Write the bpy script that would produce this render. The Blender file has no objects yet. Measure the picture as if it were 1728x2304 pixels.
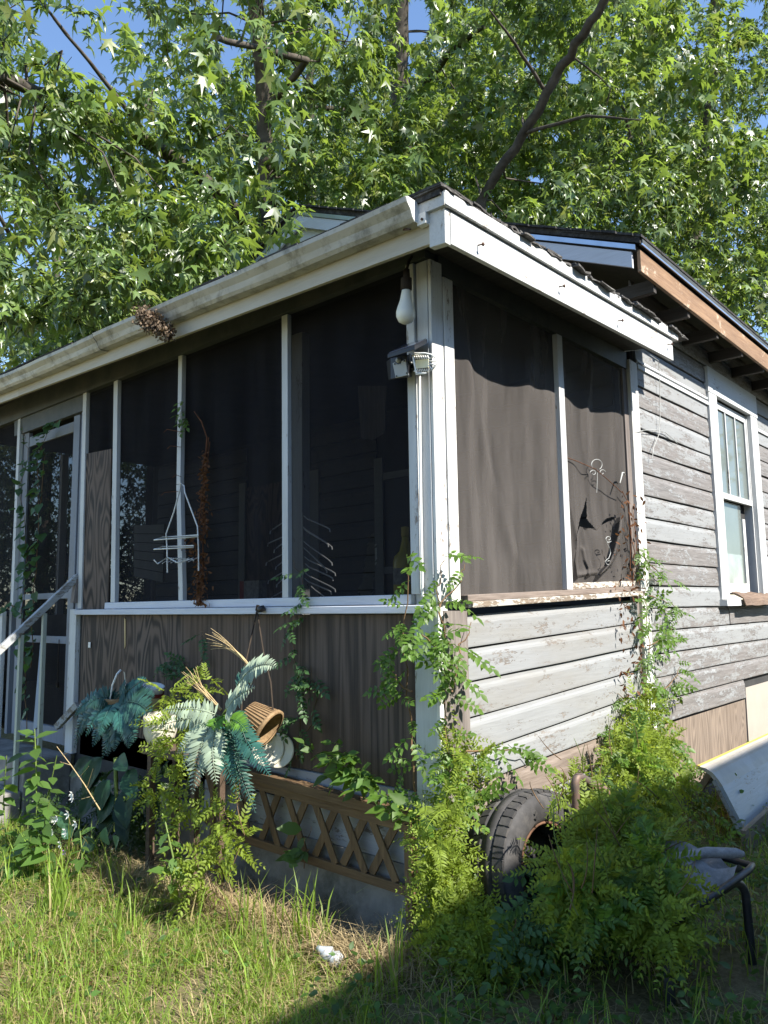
import bpy, math, random
import numpy as np
from mathutils import Vector, Matrix

random.seed(7)
rng = np.random.default_rng(11)
S = bpy.context.scene
COL = S.collection

# ------------------------------------------------------------------ camera, world, sun, exposure
F, CX, CY = 1722.0, 864.0, 1152.0
def _n(v):
    v = np.array(v, float)
    return v / np.linalg.norm(v)
Yv = _n([2410 - CX, -(1340 - CY), -F])          # direction of the side wall as the camera sees it
Lv = _n([-1083 - CX, -(1389 - CY), -F])         # direction of the porch front
UP = _n(np.cross(Yv, Lv))
Xv = _n(np.cross(Yv, UP))
UP = _n(np.cross(Xv, Yv))
M = np.array([Xv, Yv, UP])
CAM = np.array([2.18421191, -2.81429052, 1.45])

cam_data = bpy.data.cameras.new('camera')
cam_data.sensor_fit = 'VERTICAL'
cam_data.sensor_height = 36.0
cam_data.sensor_width = 27.0
cam_data.lens = F / 2304 * 36.0
cam_data.clip_start = 0.05
cam_data.clip_end = 500
cam = bpy.data.objects.new('camera', cam_data)
COL.objects.link(cam)
mw = Matrix.Identity(4)
for i in range(3):
    for j in range(3):
        mw[i][j] = M[i][j]
    mw[i][3] = CAM[i]
cam.matrix_world = mw
S.camera = cam

SUN_EL, SUN_AZ = 45.0, 1.5      # the sun stands over +x, a touch towards +y
w = bpy.data.worlds.new('World')
S.world = w
w.use_nodes = True
nt = w.node_tree
bg = nt.nodes['Background']
sky = nt.nodes.new('ShaderNodeTexSky')
sky.sky_type = 'NISHITA'
sky.sun_disc = False
sky.sun_elevation = math.radians(SUN_EL)
sky.sun_rotation = math.radians(90 - SUN_AZ)
sky.air_density = 1.0
sky.dust_density = 0.05
sky.ozone_density = 3.5
nt.links.new(sky.outputs[0], bg.inputs[0])
bg.inputs[1].default_value = 0.125

sd = bpy.data.lights.new('sun', 'SUN')
sd.energy = 5.0
sd.angle = math.radians(0.53)
sd.color = (1.0, 0.95, 0.86)
sun = bpy.data.objects.new('sun', sd)
COL.objects.link(sun)
e, a = math.radians(SUN_EL), math.radians(SUN_AZ)
sdir = Vector((math.cos(e) * math.cos(a), math.cos(e) * math.sin(a), math.sin(e)))
sun.rotation_euler = sdir.to_track_quat('Z', 'Y').to_euler()
sun.location = (6, -2, 9)

S.view_settings.view_transform = 'Standard'
S.view_settings.look = 'None'
S.view_settings.gamma = 1.0
S.view_settings.use_curve_mapping = False
S.view_settings.exposure = 1.28
S.cycles.max_bounces = 8
S.cycles.transparent_max_bounces = 12
S.cycles.caustics_reflective = False
S.cycles.caustics_refractive = False

# ------------------------------------------------------------------ helpers
def W(px, py, axis, val):
    """the point where the sight line through a photograph pixel meets a plane of the place"""
    d = M @ np.array([(px - CX) / F, -(py - CY) / F, -1.0])
    t = (val - CAM[axis]) / d[axis]
    return Vector(CAM + d * t)

def FR(px, py, y=0.0):
    return W(px, py, 1, y)

def SD(px, py, x=0.0):
    return W(px, py, 0, x)

def proj(P):
    q = (np.asarray(P, float) - CAM) @ M
    return CX + F * q[..., 0] / -q[..., 2], CY - F * q[..., 1] / -q[..., 2], -q[..., 2]

def tagit(o, label=None, cat=None, group=None, kind=None):
    if label: o['label'] = label
    if cat: o['category'] = cat
    if group: o['group'] = group
    if kind: o['kind'] = kind
    return o

def thing(name, label, cat, loc=(0, 0, 0), group=None):
    o = bpy.data.objects.new(name, None)
    COL.objects.link(o)
    o.location = loc
    o.empty_display_size = 0.1
    return tagit(o, label, cat, group)

def base_of(p):
    b = Vector((0, 0, 0))
    while p is not None:
        b += p.location
        p = p.parent
    return b

class MB:
    """collects shapes in world coordinates and links them as ONE mesh object"""
    def __init__(s):
        s.v, s.f, s.smooth = [], [], []
    def add(s, vs, fs, smooth=False):
        o = len(s.v)
        s.v += [tuple(v) for v in vs]
        s.f += [tuple(i + o for i in f) for f in fs]
        s.smooth += [smooth] * len(fs)
        return s
    def box(s, a, b, j=0.0):
        x0, y0, z0 = a; x1, y1, z1 = b
        vs = [(x, y, z) for x in (x0, x1) for y in (y0, y1) for z in (z0, z1)]
        if j:
            vs = [tuple(c + random.uniform(-j, j) for c in v) for v in vs]
        return s.add(vs, [(0, 1, 3, 2), (4, 6, 7, 5), (0, 4, 5, 1), (2, 3, 7, 6), (0, 2, 6, 4), (1, 5, 7, 3)])
    def hexa(s, q0, q1):
        """two quads (same winding) joined into a solid"""
        vs = list(q0) + list(q1)
        return s.add(vs, [(3, 2, 1, 0), (4, 5, 6, 7), (0, 1, 5, 4), (1, 2, 6, 5), (2, 3, 7, 6), (3, 0, 4, 7)])
    def prism(s, poly, vec):
        n = len(poly)
        vec = Vector(vec)
        vs = [Vector(p) for p in poly] + [Vector(p) + vec for p in poly]
        fs = [tuple(range(n - 1, -1, -1)), tuple(range(n, 2 * n))]
        fs += [(i, (i + 1) % n, n + (i + 1) % n, n + i) for i in range(n)]
        return s.add(vs, fs)
    def beam(s, a, b, wid, hei, up=(0, 0, 1)):
        a, b, up = Vector(a), Vector(b), Vector(up)
        d = (b - a).normalized()
        sx = d.cross(up).normalized() * wid / 2
        u = sx.cross(d).normalized() * hei / 2
        q = lambda p: [p - sx - u, p + sx - u, p + sx + u, p - sx + u]
        return s.hexa(q(a), q(b))
    def tube(s, pts, r, n=6, cap=True):
        pts = [Vector(p) for p in pts]
        rs = r if hasattr(r, '__len__') else [r] * len(pts)
        vs, fs = [], []
        ref = Vector((0.31, 0.17, 0.93))
        for i, p in enumerate(pts):
            d = (pts[min(i + 1, len(pts) - 1)] - pts[max(i - 1, 0)]).normalized()
            if abs(d.dot(ref)) > 0.95: ref = Vector((0.93, 0.2, 0.3))
            x = d.cross(ref).normalized()
            y = d.cross(x)
            for k in range(n):
                t = 2 * math.pi * k / n
                vs.append(p + (x * math.cos(t) + y * math.sin(t)) * rs[i])
        for i in range(len(pts) - 1):
            for k in range(n):
                k2 = (k + 1) % n
                fs.append((i * n + k, i * n + k2, (i + 1) * n + k2, (i + 1) * n + k))
        s.add(vs, fs, True)
        if cap:
            m = len(pts) - 1
            s.add(vs[:n], [tuple(range(n))]); s.add(vs[m * n:], [tuple(range(n - 1, -1, -1))])
        return s
    def lathe(s, prof, c, axis=(0, 0, 1), n=20, smooth=True):
        """prof: (radius, distance along the axis)"""
        ax = Vector(axis).normalized()
        ref = Vector((0, 0, 1)) if abs(ax.z) < 0.9 else Vector((1, 0, 0))
        x = ax.cross(ref).normalized(); y = ax.cross(x)
        c = Vector(c)
        vs, fs = [], []
        for r, h in prof:
            for k in range(n):
                t = 2 * math.pi * k / n
                vs.append(c + ax * h + (x * math.cos(t) + y * math.sin(t)) * r)
        for i in range(len(prof) - 1):
            for k in range(n):
                k2 = (k + 1) % n
                fs.append((i * n + k, i * n + k2, (i + 1) * n + k2, (i + 1) * n + k))
        return s.add(vs, fs, smooth)
    def mesh(s, name, mat, off=(0, 0, 0)):
        me = bpy.data.meshes.new(name)
        ox, oy, oz = off
        me.from_pydata([(x - ox, y - oy, z - oz) for x, y, z in s.v], [], s.f)
        for p, sm in zip(me.polygons, s.smooth):
            p.use_smooth = sm
        if mat: me.materials.append(mat)
        return me
    def build(s, name, mat, parent=None, label=None, bevel=0.0):
        off = base_of(parent) if parent is not None else (0, 0, 0)
        o = bpy.data.objects.new(name, s.mesh(name, mat, off))
        COL.objects.link(o)
        if parent is not None: o.parent = parent
        if label: o['label'] = label
        if bevel:
            b = o.modifiers.new('edge', 'BEVEL')
            b.width = bevel; b.segments = 2; b.limit_method = 'ANGLE'; b.harden_normals = False
        return o

def solo(mb, name, mat, label, cat, group=None, bevel=0.0):
    """a thing that is one mesh, with its origin at its base"""
    n = len(mb.v)
    c = [sum(v[i] for v in mb.v) / n for i in range(2)] + [min(v[2] for v in mb.v)]
    o = bpy.data.objects.new(name, mb.mesh(name, mat, c))
    COL.objects.link(o); o.location = c
    if bevel:
        b = o.modifiers.new('edge', 'BEVEL'); b.width = bevel; b.segments = 2; b.limit_method = 'ANGLE'
    return tagit(o, label, cat, group)

def arr_mesh(name, V, T, mat, smooth=False):
    """mesh from numpy vertices and triangles"""
    me = bpy.data.meshes.new(name)
    nv, ntr = len(V), len(T)
    me.vertices.add(nv); me.vertices.foreach_set('co', np.ascontiguousarray(V, dtype=np.float32).ravel())
    me.loops.add(ntr * 3); me.loops.foreach_set('vertex_index', np.ascontiguousarray(T, dtype=np.int32).ravel())
    me.polygons.add(ntr)
    me.polygons.foreach_set('loop_start', np.arange(0, ntr * 3, 3, dtype=np.int32))
    me.polygons.foreach_set('loop_total', np.full(ntr, 3, dtype=np.int32))
    if smooth: me.polygons.foreach_set('use_smooth', np.ones(ntr, dtype=bool))
    me.update(calc_edges=True)
    if mat: me.materials.append(mat)
    return me

def arr_obj(name, V, T, mat, parent=None, kind=None, smooth=False):
    off = np.array(base_of(parent)) if parent is not None else np.zeros(3)
    o = bpy.data.objects.new(name, arr_mesh(name, V - off, T, mat, smooth))
    COL.objects.link(o)
    if parent is not None: o.parent = parent
    if kind: o['kind'] = kind
    return o

def frames(tip, nrm):
    """rotation matrices whose y axis is the tip direction and z axis near the normal"""
    y = tip / np.linalg.norm(tip, axis=1, keepdims=True)
    z = nrm - (nrm * y).sum(1, keepdims=True) * y
    z /= np.linalg.norm(z, axis=1, keepdims=True) + 1e-9
    x = np.cross(y, z)
    return np.stack([x, y, z], axis=2)

def scatter(tv, tt, pos, R, sc):
    """copies of a template (tv, tt) -> one big vertex and triangle array"""
    n = len(pos)
    V = np.einsum('nij,vj->nvi', R, tv) * sc[:, None, None] + pos[:, None, :]
    T = (tt[None, :, :] + (np.arange(n) * len(tv))[:, None, None])
    return V.reshape(-1, 3), T.reshape(-1, 3)

def join(*vt):
    Vs, Ts, o = [], [], 0
    for V, T in vt:
        Vs.append(V); Ts.append(T + o); o += len(V)
    return np.concatenate(Vs), np.concatenate(Ts)

# ------------------------------------------------------------------ materials
class NB:
    def __init__(s, name):
        s.m = bpy.data.materials.new(name); s.m.use_nodes = True
        s.t = s.m.node_tree; s.t.nodes.clear()
        s.out = s.t.nodes.new('ShaderNodeOutputMaterial')
        s.tc = s.t.nodes.new('ShaderNodeTexCoord'); s.oi = s.t.nodes.new('ShaderNodeObjectInfo')
    def n(s, typ, **kw):
        nd = s.t.nodes.new(typ)
        for k, v in kw.items(): setattr(nd, k, v)
        return nd
    def l(s, a, b): s.t.links.new(a, b)
    def val(s, sock, v):
        if hasattr(v, 'is_linked') or hasattr(v, 'links'): s.l(v, sock)
        else: sock.default_value = v
    def mapping(s, scale, src=None, rnd=True):
        m = s.n('ShaderNodeMapping'); m.inputs['Scale'].default_value = scale
        s.l(src or s.tc.outputs['Object'], m.inputs['Vector'])
        if rnd:
            c = s.n('ShaderNodeCombineXYZ'); mu = s.math('MULTIPLY', s.oi.outputs['Random'], 37.0)
            for i in range(3): s.l(mu, c.inputs[i])
            s.l(c.outputs[0], m.inputs['Location'])
        return m.outputs[0]
    def noise(s, vec, scale=1.0, detail=6.0, rough=0.6, dist=0.0):
        nd = s.n('ShaderNodeTexNoise'); s.l(vec, nd.inputs['Vector'])
        nd.inputs['Scale'].default_value = scale; nd.inputs['Detail'].default_value = detail
        nd.inputs['Roughness'].default_value = rough; nd.inputs['Distortion'].default_value = dist
        return nd.outputs['Fac']
    def math(s, op, a, b=None, c=None, clamp=False):
        nd = s.n('ShaderNodeMath', operation=op, use_clamp=clamp)
        s.val(nd.inputs[0], a)
        if b is not None: s.val(nd.inputs[1], b)
        if c is not None: s.val(nd.inputs[2], c)
        return nd.outputs[0]
    def ramp(s, fac, stops, interp='LINEAR'):
        nd = s.n('ShaderNodeValToRGB'); cr = nd.color_ramp; cr.interpolation = interp
        while len(cr.elements) < len(stops): cr.elements.new(0.5)
        for e_, (p, c) in zip(cr.elements, stops):
            e_.position = p
            e_.color = (c, c, c, 1) if not hasattr(c, '__len__') else (*c, 1)
        s.l(fac, nd.inputs[0])
        return nd.outputs[0]
    def mix(s, fac, a, b, blend='MIX'):
        nd = s.n('ShaderNodeMix', data_type='RGBA', blend_type=blend)
        s.val(nd.inputs[0], fac)
        for sock, v in ((nd.inputs[6], a), (nd.inputs[7], b)):
            if hasattr(v, 'links'): s.l(v, sock)
            else: sock.default_value = (*v, 1)
        return nd.outputs[2]
    def bump(s, h, strength=0.3, dist=0.01, normal=None):
        nd = s.n('ShaderNodeBump'); nd.inputs['Strength'].default_value = strength; nd.inputs['Distance'].default_value = dist
        s.l(h, nd.inputs['Height'])
        if normal is not None: s.l(normal, nd.inputs['Normal'])
        return nd.outputs[0]
    def bsdf(s, col, rough=0.7, spec=0.3, metal=0.0, normal=None, **kw):
        p = s.n('ShaderNodeBsdfPrincipled')
        if hasattr(col, 'links'): s.l(col, p.inputs['Base Color'])
        else: p.inputs['Base Color'].default_value = (*col, 1)
        s.val(p.inputs['Roughness'], rough); s.val(p.inputs['Metallic'], metal)
        p.inputs['Specular IOR Level'].default_value = spec
        if normal is not None: s.l(normal, p.inputs['Normal'])
        for k, v in kw.items(): s.val(p.inputs[k.replace('_', ' ')], v)
        return p.outputs[0]
    def done(s, sh):
        s.l(sh, s.out.inputs[0]); return s.m

def sc_along(axis, along, across):
    v = [across] * 3
    v['xyz'.index(axis)] = along
    return v

def painted(name, paint=(.74, .75, .76), wood=(.24, .215, .20), wear=0.45, axis='y', dirt=0.35, rough=0.65, grain=1.0, spread=0.0, dirtcol=(.20, .17, .12)):
    """old paint flaking off grey wood; wear: 0 nearly all paint, 1 nearly bare; spread: change from board to board"""
    b = NB(name)
    g = b.noise(b.mapping(sc_along(axis, 1.6, 26)), 3.0, 8, .65, 0.35)
    bare = b.noise(b.mapping(sc_along(axis, 1.1, 5.5)), 2.6, 12, .74, 0.2)
    fleck = b.noise(b.mapping(sc_along(axis, 11, 32)), 2.2, 6, .72)
    bare = b.math('ADD', b.math('MULTIPLY', bare, .60), b.math('MULTIPLY', fleck, .40))
    thr = b.math('SUBTRACT', 0.70 - 0.38 * wear + spread / 2, b.math('MULTIPLY', b.oi.outputs['Random'], spread))
    fac = b.math('MULTIPLY', b.math('SUBTRACT', bare, thr), 28.0, clamp=True)
    tone = b.noise(b.mapping(sc_along(axis, .5, 2.2)), 1.7, 5, .6)
    woodc = b.mix(b.ramp(g, [(.28, 0), (.72, 1)]), tuple(c * .45 for c in wood), tuple(min(1, c * 1.45) for c in wood))
    woodc = b.mix(b.math('MULTIPLY', tone, .5), woodc, tuple(c * v for c, v in zip(wood, (1.15, .95, .8))))
    thin = b.math('MULTIPLY', b.ramp(g, [(.40, 0), (.66, 1)]), .30 * grain)
    paintc = b.mix(thin, paint, tuple(c * .62 for c in paint))
    paintc = b.mix(b.math('MULTIPLY', b.ramp(tone, [(.45, 0), (.72, 1)]), dirt), paintc, dirtcol)
    col = b.mix(fac, paintc, woodc)
    h = b.math('ADD', b.math('MULTIPLY', g, .5), b.math('MULTIPLY', b.math('SUBTRACT', 1.0, fac), .55))
    nrm = b.bump(h, .55, .004)
    return b.done(b.bsdf(col, rough, .3, normal=nrm))

def barewood(name, c0, c1, axis='y', rough=.75, stain=None, along=1.4, across=24):
    b = NB(name)
    g = b.noise(b.mapping(sc_along(axis, along, across)), 3.0, 9, .68, .5)
    t = b.noise(b.mapping(sc_along(axis, .8, 3.5)), 2.0, 6, .6)
    col = b.mix(b.ramp(g, [(.3, 0), (.7, 1)]), c0, c1)
    col = b.mix(b.math('MULTIPLY', b.ramp(t, [(.4, 0), (.7, 1)]), .45), col, tuple(c * .5 for c in c0))
    if stain is not None:
        st = b.noise(b.mapping(sc_along(axis, 2.3, 3.0)), 1.6, 7, .7)
        col = b.mix(b.ramp(st, [(.57, 0), (.63, .7)]), col, stain)
    return b.done(b.bsdf(col, rough, .3, normal=b.bump(g, .5, .003)))

def plywood(name, dark=(.045, .036, .032), light=(.175, .14, .12), tint=(.13, .09, .062), zs=.55, rings=120.0, xs=3.4, k=.42):
    """rotary cut face veneer: contour lines of a stretched noise give cathedral grain along z"""
    b = NB(name)
    n1 = b.noise(b.mapping((xs, xs, zs)), 1.5, 2.0, .45, .25)
    ring = b.math('SINE', b.math('MULTIPLY', n1, rings))
    n2 = b.noise(b.mapping((85, 85, 2.4)), 1.6, 6, .68)
    f = b.math('ADD', b.math('MULTIPLY', b.math('ADD', b.math('MULTIPLY', ring, .5), .5), k), b.math('MULTIPLY', n2, 1.1 - k))
    col = b.mix(b.ramp(f, [(.25, 0), (.8, 1)]), dark, light)
    big = b.noise(b.mapping((1.1, 1.1, .7)), 1.5, 4, .6)
    col = b.mix(b.ramp(big, [(.45, 0), (.7, .55)]), col, tint)
    return b.done(b.bsdf(col, .72, .25, normal=b.bump(f, .45, .003)))

def plain(name, col, rough=.6, spec=.4, metal=0.0, var=.25, scale=6.0, bump=.15, dirt=None, dscale=3.0, damt=.6):
    b = NB(name)
    t = b.noise(b.mapping((1, 1, 1)), scale, 7, .62)
    c = b.mix(b.ramp(t, [(.3, 0), (.75, 1)]), tuple(x * (1 - var) for x in col), tuple(min(1, x * (1 + var)) for x in col))
    if dirt is not None:
        d = b.noise(b.mapping((1, 1, 1)), dscale, 9, .7)
        c = b.mix(b.ramp(d, [(.48, 0), (.66, damt)]), c, dirt)
    return b.done(b.bsdf(c, rough, spec, metal, normal=b.bump(b.noise(b.mapping((1, 1, 1)), scale * 9, 4, .6), bump, .002)))

def leafmat(name, col, trans, amount=.38, rough=.38, spec=.5, var=.35, yellow=None, ramt=.12):
    b = NB(name)
    geo = b.n('ShaderNodeNewGeometry')
    r = b.math('FRACT', b.math('ADD', geo.outputs['Random Per Island'], b.oi.outputs['Random']))
    c = b.mix(r, tuple(x * (1 - var) for x in col), tuple(x * (1 + var) for x in col))
    tcol = b.mix(r, tuple(x * (1 - var * .6) for x in trans), tuple(x * (1 + var * .6) for x in trans))
    if yellow is not None:
        k = b.math('GREATER_THAN', b.math('FRACT', b.math('MULTIPLY', r, 7.31)), 1 - ramt)
        c = b.mix(k, c, yellow); tcol = b.mix(k, tcol, tuple(min(1, x * 1.7) for x in yellow))
    p = b.bsdf(c, rough, spec)
    t = b.n('ShaderNodeBsdfTranslucent'); b.l(tcol, t.inputs[0])
    m = b.n('ShaderNodeMixShader'); m.inputs[0].default_value = amount
    b.l(p, m.inputs[1]); b.l(t.outputs[0], m.inputs[2])
    return b.done(m.outputs[0])

def screenmat(name, col, opac, streak=.30):
    """woven insect screen: dusty threads with holes between them"""
    b = NB(name)
    t = b.noise(b.mapping((5, 5, .7), rnd=False), 1.3, 6, .6)
    fine = b.noise(b.mapping((90, 90, 6), rnd=False), 1.0, 3, .6)
    c = b.mix(b.ramp(t, [(.35, 0), (.7, 1)]), tuple(x * (1 - streak) for x in col), tuple(x * (1 + streak) for x in col))
    p = b.bsdf(c, .8, .06, normal=b.bump(fine, .25, .002))
    tr = b.n('ShaderNodeBsdfTransparent')
    m = b.n('ShaderNodeMixShader')
    o = b.math('ADD', opac, b.math('MULTIPLY', b.math('SUBTRACT', t, .5), .22))
    b.l(o, m.inputs[0]); b.l(tr.outputs[0], m.inputs[1]); b.l(p, m.inputs[2])
    return b.done(m.outputs[0])

def glassmat(name):
    b = NB(name)
    d = b.noise(b.mapping((1, 1, 1)), 3.0, 7, .65)
    dust = b.bsdf(b.mix(d, (.09, .105, .095), (.19, .215, .195)), .5, .4)
    gl = b.n('ShaderNodeBsdfGlossy'); gl.inputs['Roughness'].default_value = .04; gl.inputs[0].default_value = (.85, .9, .88, 1)
    m = b.n('ShaderNodeMixShader'); m.inputs[0].default_value = .16
    b.l(dust, m.inputs[1]); b.l(gl.outputs[0], m.inputs[2])
    return b.done(m.outputs[0])

MT = {}
MT['white_y'] = painted('white_paint_board', (.60, .62, .63), (.25, .22, .20), .34, 'y', .18, spread=.05)
MT['porch_siding'] = painted('pale_porch_siding_paint', (.275, .282, .288), (.20, .185, .17), .40, 'y', .42, spread=.06)
MT['brown_siding'] = painted('worn_brown_siding', (.45, .44, .42), (.20, .17, .15), .95, 'y', .3)
MT['siding'] = painted('weathered_grey_siding', (.275, .283, .288), (.182, .178, .178), .56, 'y', .14, spread=.14)
MT['white_z'] = painted('white_paint_post', (.55, .565, .57), (.25, .22, .19), .33, 'z', .25)
MT['white_z2'] = painted('flaking_white_post', (.66, .66, .64), (.24, .21, .18), .36, 'z', .15)
MT['grey_z'] = barewood('grey_corner_board', (.13, .11, .10), (.27, .235, .215), 'z')
MT['white_x'] = painted('white_sill_paint', (.58, .60, .65), (.22, .19, .17), .16, 'x', .15)
MT['sill_y'] = painted('peeling_sill', (.58, .56, .51), (.22, .18, .14), .60, 'y', .25)
MT['fascia_x'] = painted('cream_fascia', (.50, .47, .40), (.2, .17, .13), .10, 'x', .35, dirtcol=(.25, .20, .12))
MT['fascia_y'] = painted('white_fascia', (.58, .59, .58), (.34, .31, .27), .34, 'y', .16)
MT['gutter'] = plain('mildewed_gutter', (.42, .40, .345), .45, .4, var=.14, scale=5, bump=.05, dirt=(.09, .085, .06), dscale=9, damt=.7)
MT['beam'] = plain('dark_green_beam_paint', (.062, .068, .066), .6, .35, dirt=(.10, .09, .08))
MT['soffit'] = barewood('dark_soffit', (.035, .032, .03), (.075, .068, .062), 'x')
MT['ply'] = plywood('weathered_plywood', (.030, .025, .023), (.125, .092, .074), (.085, .056, .04), rings=100.0, xs=2.8, k=.72)
MT['ply_s'] = plywood('streaky_plywood', (.034, .027, .023), (.125, .092, .073), (.10, .062, .038), k=.40, zs=.16, rings=60.0, xs=5.0)
MT['ply2'] = plywood('brown_plywood', (.14, .11, .088), (.27, .215, .17), (.20, .155, .12))
MT['brownfascia'] = barewood('brown_eave_board', (.20, .115, .062), (.37, .235, .135), 'y', .6, stain=(.66, .55, .42))
MT['shingle'] = plain('asphalt_shingle', (.045, .043, .042), .95, .15, var=.5, scale=60, bump=.8, dirt=(.12, .12, .11), dscale=25)
MT['shedge'] = plain('worn_shingle_edge', (.075, .07, .066), .95, .15, var=.6, scale=40, bump=.9, dirt=(.30, .29, .27), dscale=14)
MT['drip'] = plain('galvanised_drip_edge', (.50, .55, .62), .3, .5, .9, var=.15)
MT['dark'] = plain('dark_fill_paint', (.05, .05, .05), .85, .2)
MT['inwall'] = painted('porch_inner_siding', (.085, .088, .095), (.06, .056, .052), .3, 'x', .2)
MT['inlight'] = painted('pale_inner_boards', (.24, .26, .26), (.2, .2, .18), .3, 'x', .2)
MT['concrete'] = plain('mossy_concrete', (.225, .215, .20), .9, .2, var=.35, scale=7, bump=.5, dirt=(.06, .062, .045), dscale=3.4, damt=.85)
MT['screen_side'] = screenmat('sunlit_insect_screen', (.088, .080, .075), .76)  # lit copy of the screen, coloured paler for the sunny side
MT['screen_front'] = screenmat('shaded_insect_screen', (.012, .012, .015), .68)  # same mesh, colour far darker to carry the shade of the front
MT['glass'] = glassmat('dusty_window_glass')
MT['oldglass'] = plain('cloudy_glass', (.26, .30, .29), .15, .6, var=.4, scale=4, bump=.02)
MT['nail'] = plain('rusty_iron', (.09, .05, .035), .7, .4, .5)
MT['lattice'] = barewood('brown_lattice_wood', (.085, .05, .026), (.21, .135, .07), 'x', .7)
MT['latticez'] = barewood('brown_lattice_strip', (.085, .05, .026), (.21, .135, .07), 'z', .7)
MT['rubber'] = plain('old_tyre_rubber', (.045, .043, .043), .72, .35, var=.4, scale=12, bump=.3, dirt=(.12, .11, .10), dscale=5)
MT['rust'] = plain('rusted_steel', (.14, .075, .045), .8, .3, .3, var=.5, scale=14, bump=.5)
MT['blackmetal'] = plain('black_powder_coat', (.022, .023, .028), .45, .45, var=.4, dirt=(.10, .09, .085))
MT['armrust'] = plain('rust_topped_steel', (.13, .10, .085), .6, .4, .3, var=.4, dirt=(.26, .12, .06), dscale=6)
MT['cloth'] = plain('grey_cloth', (.30, .295, .29), .95, .1, var=.3, scale=40, bump=.6)
MT['plasticwhite'] = plain('white_plastic', (.74, .73, .69), .4, .45, var=.1)
MT['cream'] = plain('cream_enamel', (.62, .59, .48), .35, .5, var=.12, dirt=(.25, .2, .13), dscale=4, damt=.4)
MT['bulbglass'] = plain('frosted_bulb', (.78, .77, .68), .35, .5, var=.05)
MT['blackplastic'] = plain('black_plastic', (.018, .018, .02), .4, .45, var=.3)
MT['greyplastic'] = plain('grey_plastic', (.36, .37, .36), .5, .4, var=.12)
MT['led'] = plain('yellow_white_led_panel', (.78, .74, .52), .3, .5, var=.1, scale=60)
MT['solar'] = plain('solar_cell_glass', (.05, .055, .075), .12, .6, var=.2)
MT['wicker'] = barewood('dry_wicker', (.17, .10, .05), (.36, .25, .135), 'x', .8)
MT['straw'] = barewood('dry_straw', (.38, .27, .12), (.62, .48, .27), 'z', .8)
MT['yellowplastic'] = plain('translucent_yellow_jug', (.42, .34, .03), .3, .5, var=.15)
MT['wire'] = plain('white_coated_wire', (.70, .70, .68), .4, .5, var=.1)
MT['cord'] = plain('dark_cord', (.04, .03, .022), .9, .2)
MT['redbox'] = plain('faded_box_card', (.20, .045, .04), .8, .2)
MT['greybox'] = plain('printed_box_side', (.24, .23, .21), .8, .2, var=.5, scale=50)
MT['panelpale'] = painted('blue_grey_panel', (.40, .44, .48), (.42, .38, .30), .35, 'y', .35, dirtcol=(.34, .29, .17), rough=.4)
MT['panelcream'] = plain('cream_rounded_edge', (.42, .38, .32), .45, .4, var=.12, dirt=(.5, .48, .46), dscale=4)
MT['yellowtrim'] = plain('yellow_trim', (.48, .36, .09), .6, .3, var=.15)
MT['creampatch'] = plain('cream_patch_board', (.40, .36, .31), .6, .3, var=.06)
MT['bark'] = plain('sweetgum_bark', (.085, .072, .06), .95, .15, var=.55, scale=9, bump=1.0)
MT['deadvine'] = plain('dead_brown_vine', (.13, .055, .028), .9, .15, var=.5, scale=30)
MT['vinestem'] = plain('brown_vine_stem', (.16, .10, .055), .85, .2, var=.4)
MT['greenstem'] = plain('green_stem', (.14, .20, .05), .6, .3, var=.3)
MT['deadleaf'] = leafmat('dead_curled_leaf', (.13, .06, .03), (.20, .09, .03), .25, .8, .2)
MT['debris'] = leafmat('dry_seed_debris', (.16, .12, .085), (.2, .14, .08), .2, .9, .1, var=.7)
MT['leaf_gum'] = leafmat('sweetgum_leaf', (.088, .140, .034), (.32, .45, .06), .33, .40, 1.0, .55, (.17, .20, .04), .07)
MT['leaf_far'] = leafmat('far_tree_leaf', (.11, .15, .05), (.32, .42, .09), .42, .45, .4, .35)
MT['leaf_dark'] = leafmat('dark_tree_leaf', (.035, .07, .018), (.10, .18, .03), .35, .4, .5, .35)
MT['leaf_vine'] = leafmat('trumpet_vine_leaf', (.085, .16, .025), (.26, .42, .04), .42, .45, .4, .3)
MT['leaf_vinedk'] = leafmat('shade_vine_leaf', (.05, .11, .035), (.13, .24, .04), .35, .5, .4, .3)  # vine leaf again, with shade put into a darker colour
MT['leaf_cfern'] = leafmat('climbing_fern_leaf', (.17, .235, .03), (.42, .48, .04), .45, .55, .3, .35)
MT['leaf_weed'] = leafmat('weed_leaf', (.07, .135, .03), (.22, .36, .04), .40, .5, .4, .3)
MT['fern_teal'] = leafmat('artificial_fern_teal', (.032, .115, .092), (.06, .2, .13), .2, .38, .5, .3)
MT['fern_pale'] = leafmat('artificial_fern_pale', (.31, .38, .27), (.30, .40, .26), .25, .40, .5, .3)
MT['fern_dark'] = leafmat('artificial_fern_dark', (.028, .085, .062), (.04, .13, .08), .18, .4, .5, .3)
MT['fern_green'] = leafmat('artificial_fern_green', (.10, .22, .025), (.22, .42, .03), .3, .45, .4, .3)
MT['bigleaf'] = leafmat('mottled_plastic_leaf', (.014, .045, .022), (.03, .1, .04), .12, .6, .3, .5)
MT['striped'] = leafmat('silver_striped_leaf', (.06, .14, .08), (.05, .15, .07), .12, .35, .5, .4)
MT['grass'] = leafmat('grass_blade', (.17, .26, .04), (.46, .58, .07), .45, .5, .35, .4, (.36, .30, .13), .20)
MT['dryg'] = leafmat('dry_grass', (.38, .30, .17), (.42, .34, .18), .3, .8, .15, .35)
MT['creep'] = leafmat('ground_creeper_leaf', (.06, .125, .025), (.19, .30, .035), .4, .45, .4, .35)
MT['white_petal'] = plain('white_petal', (.80, .78, .74), .6, .3, var=.05)
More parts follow.
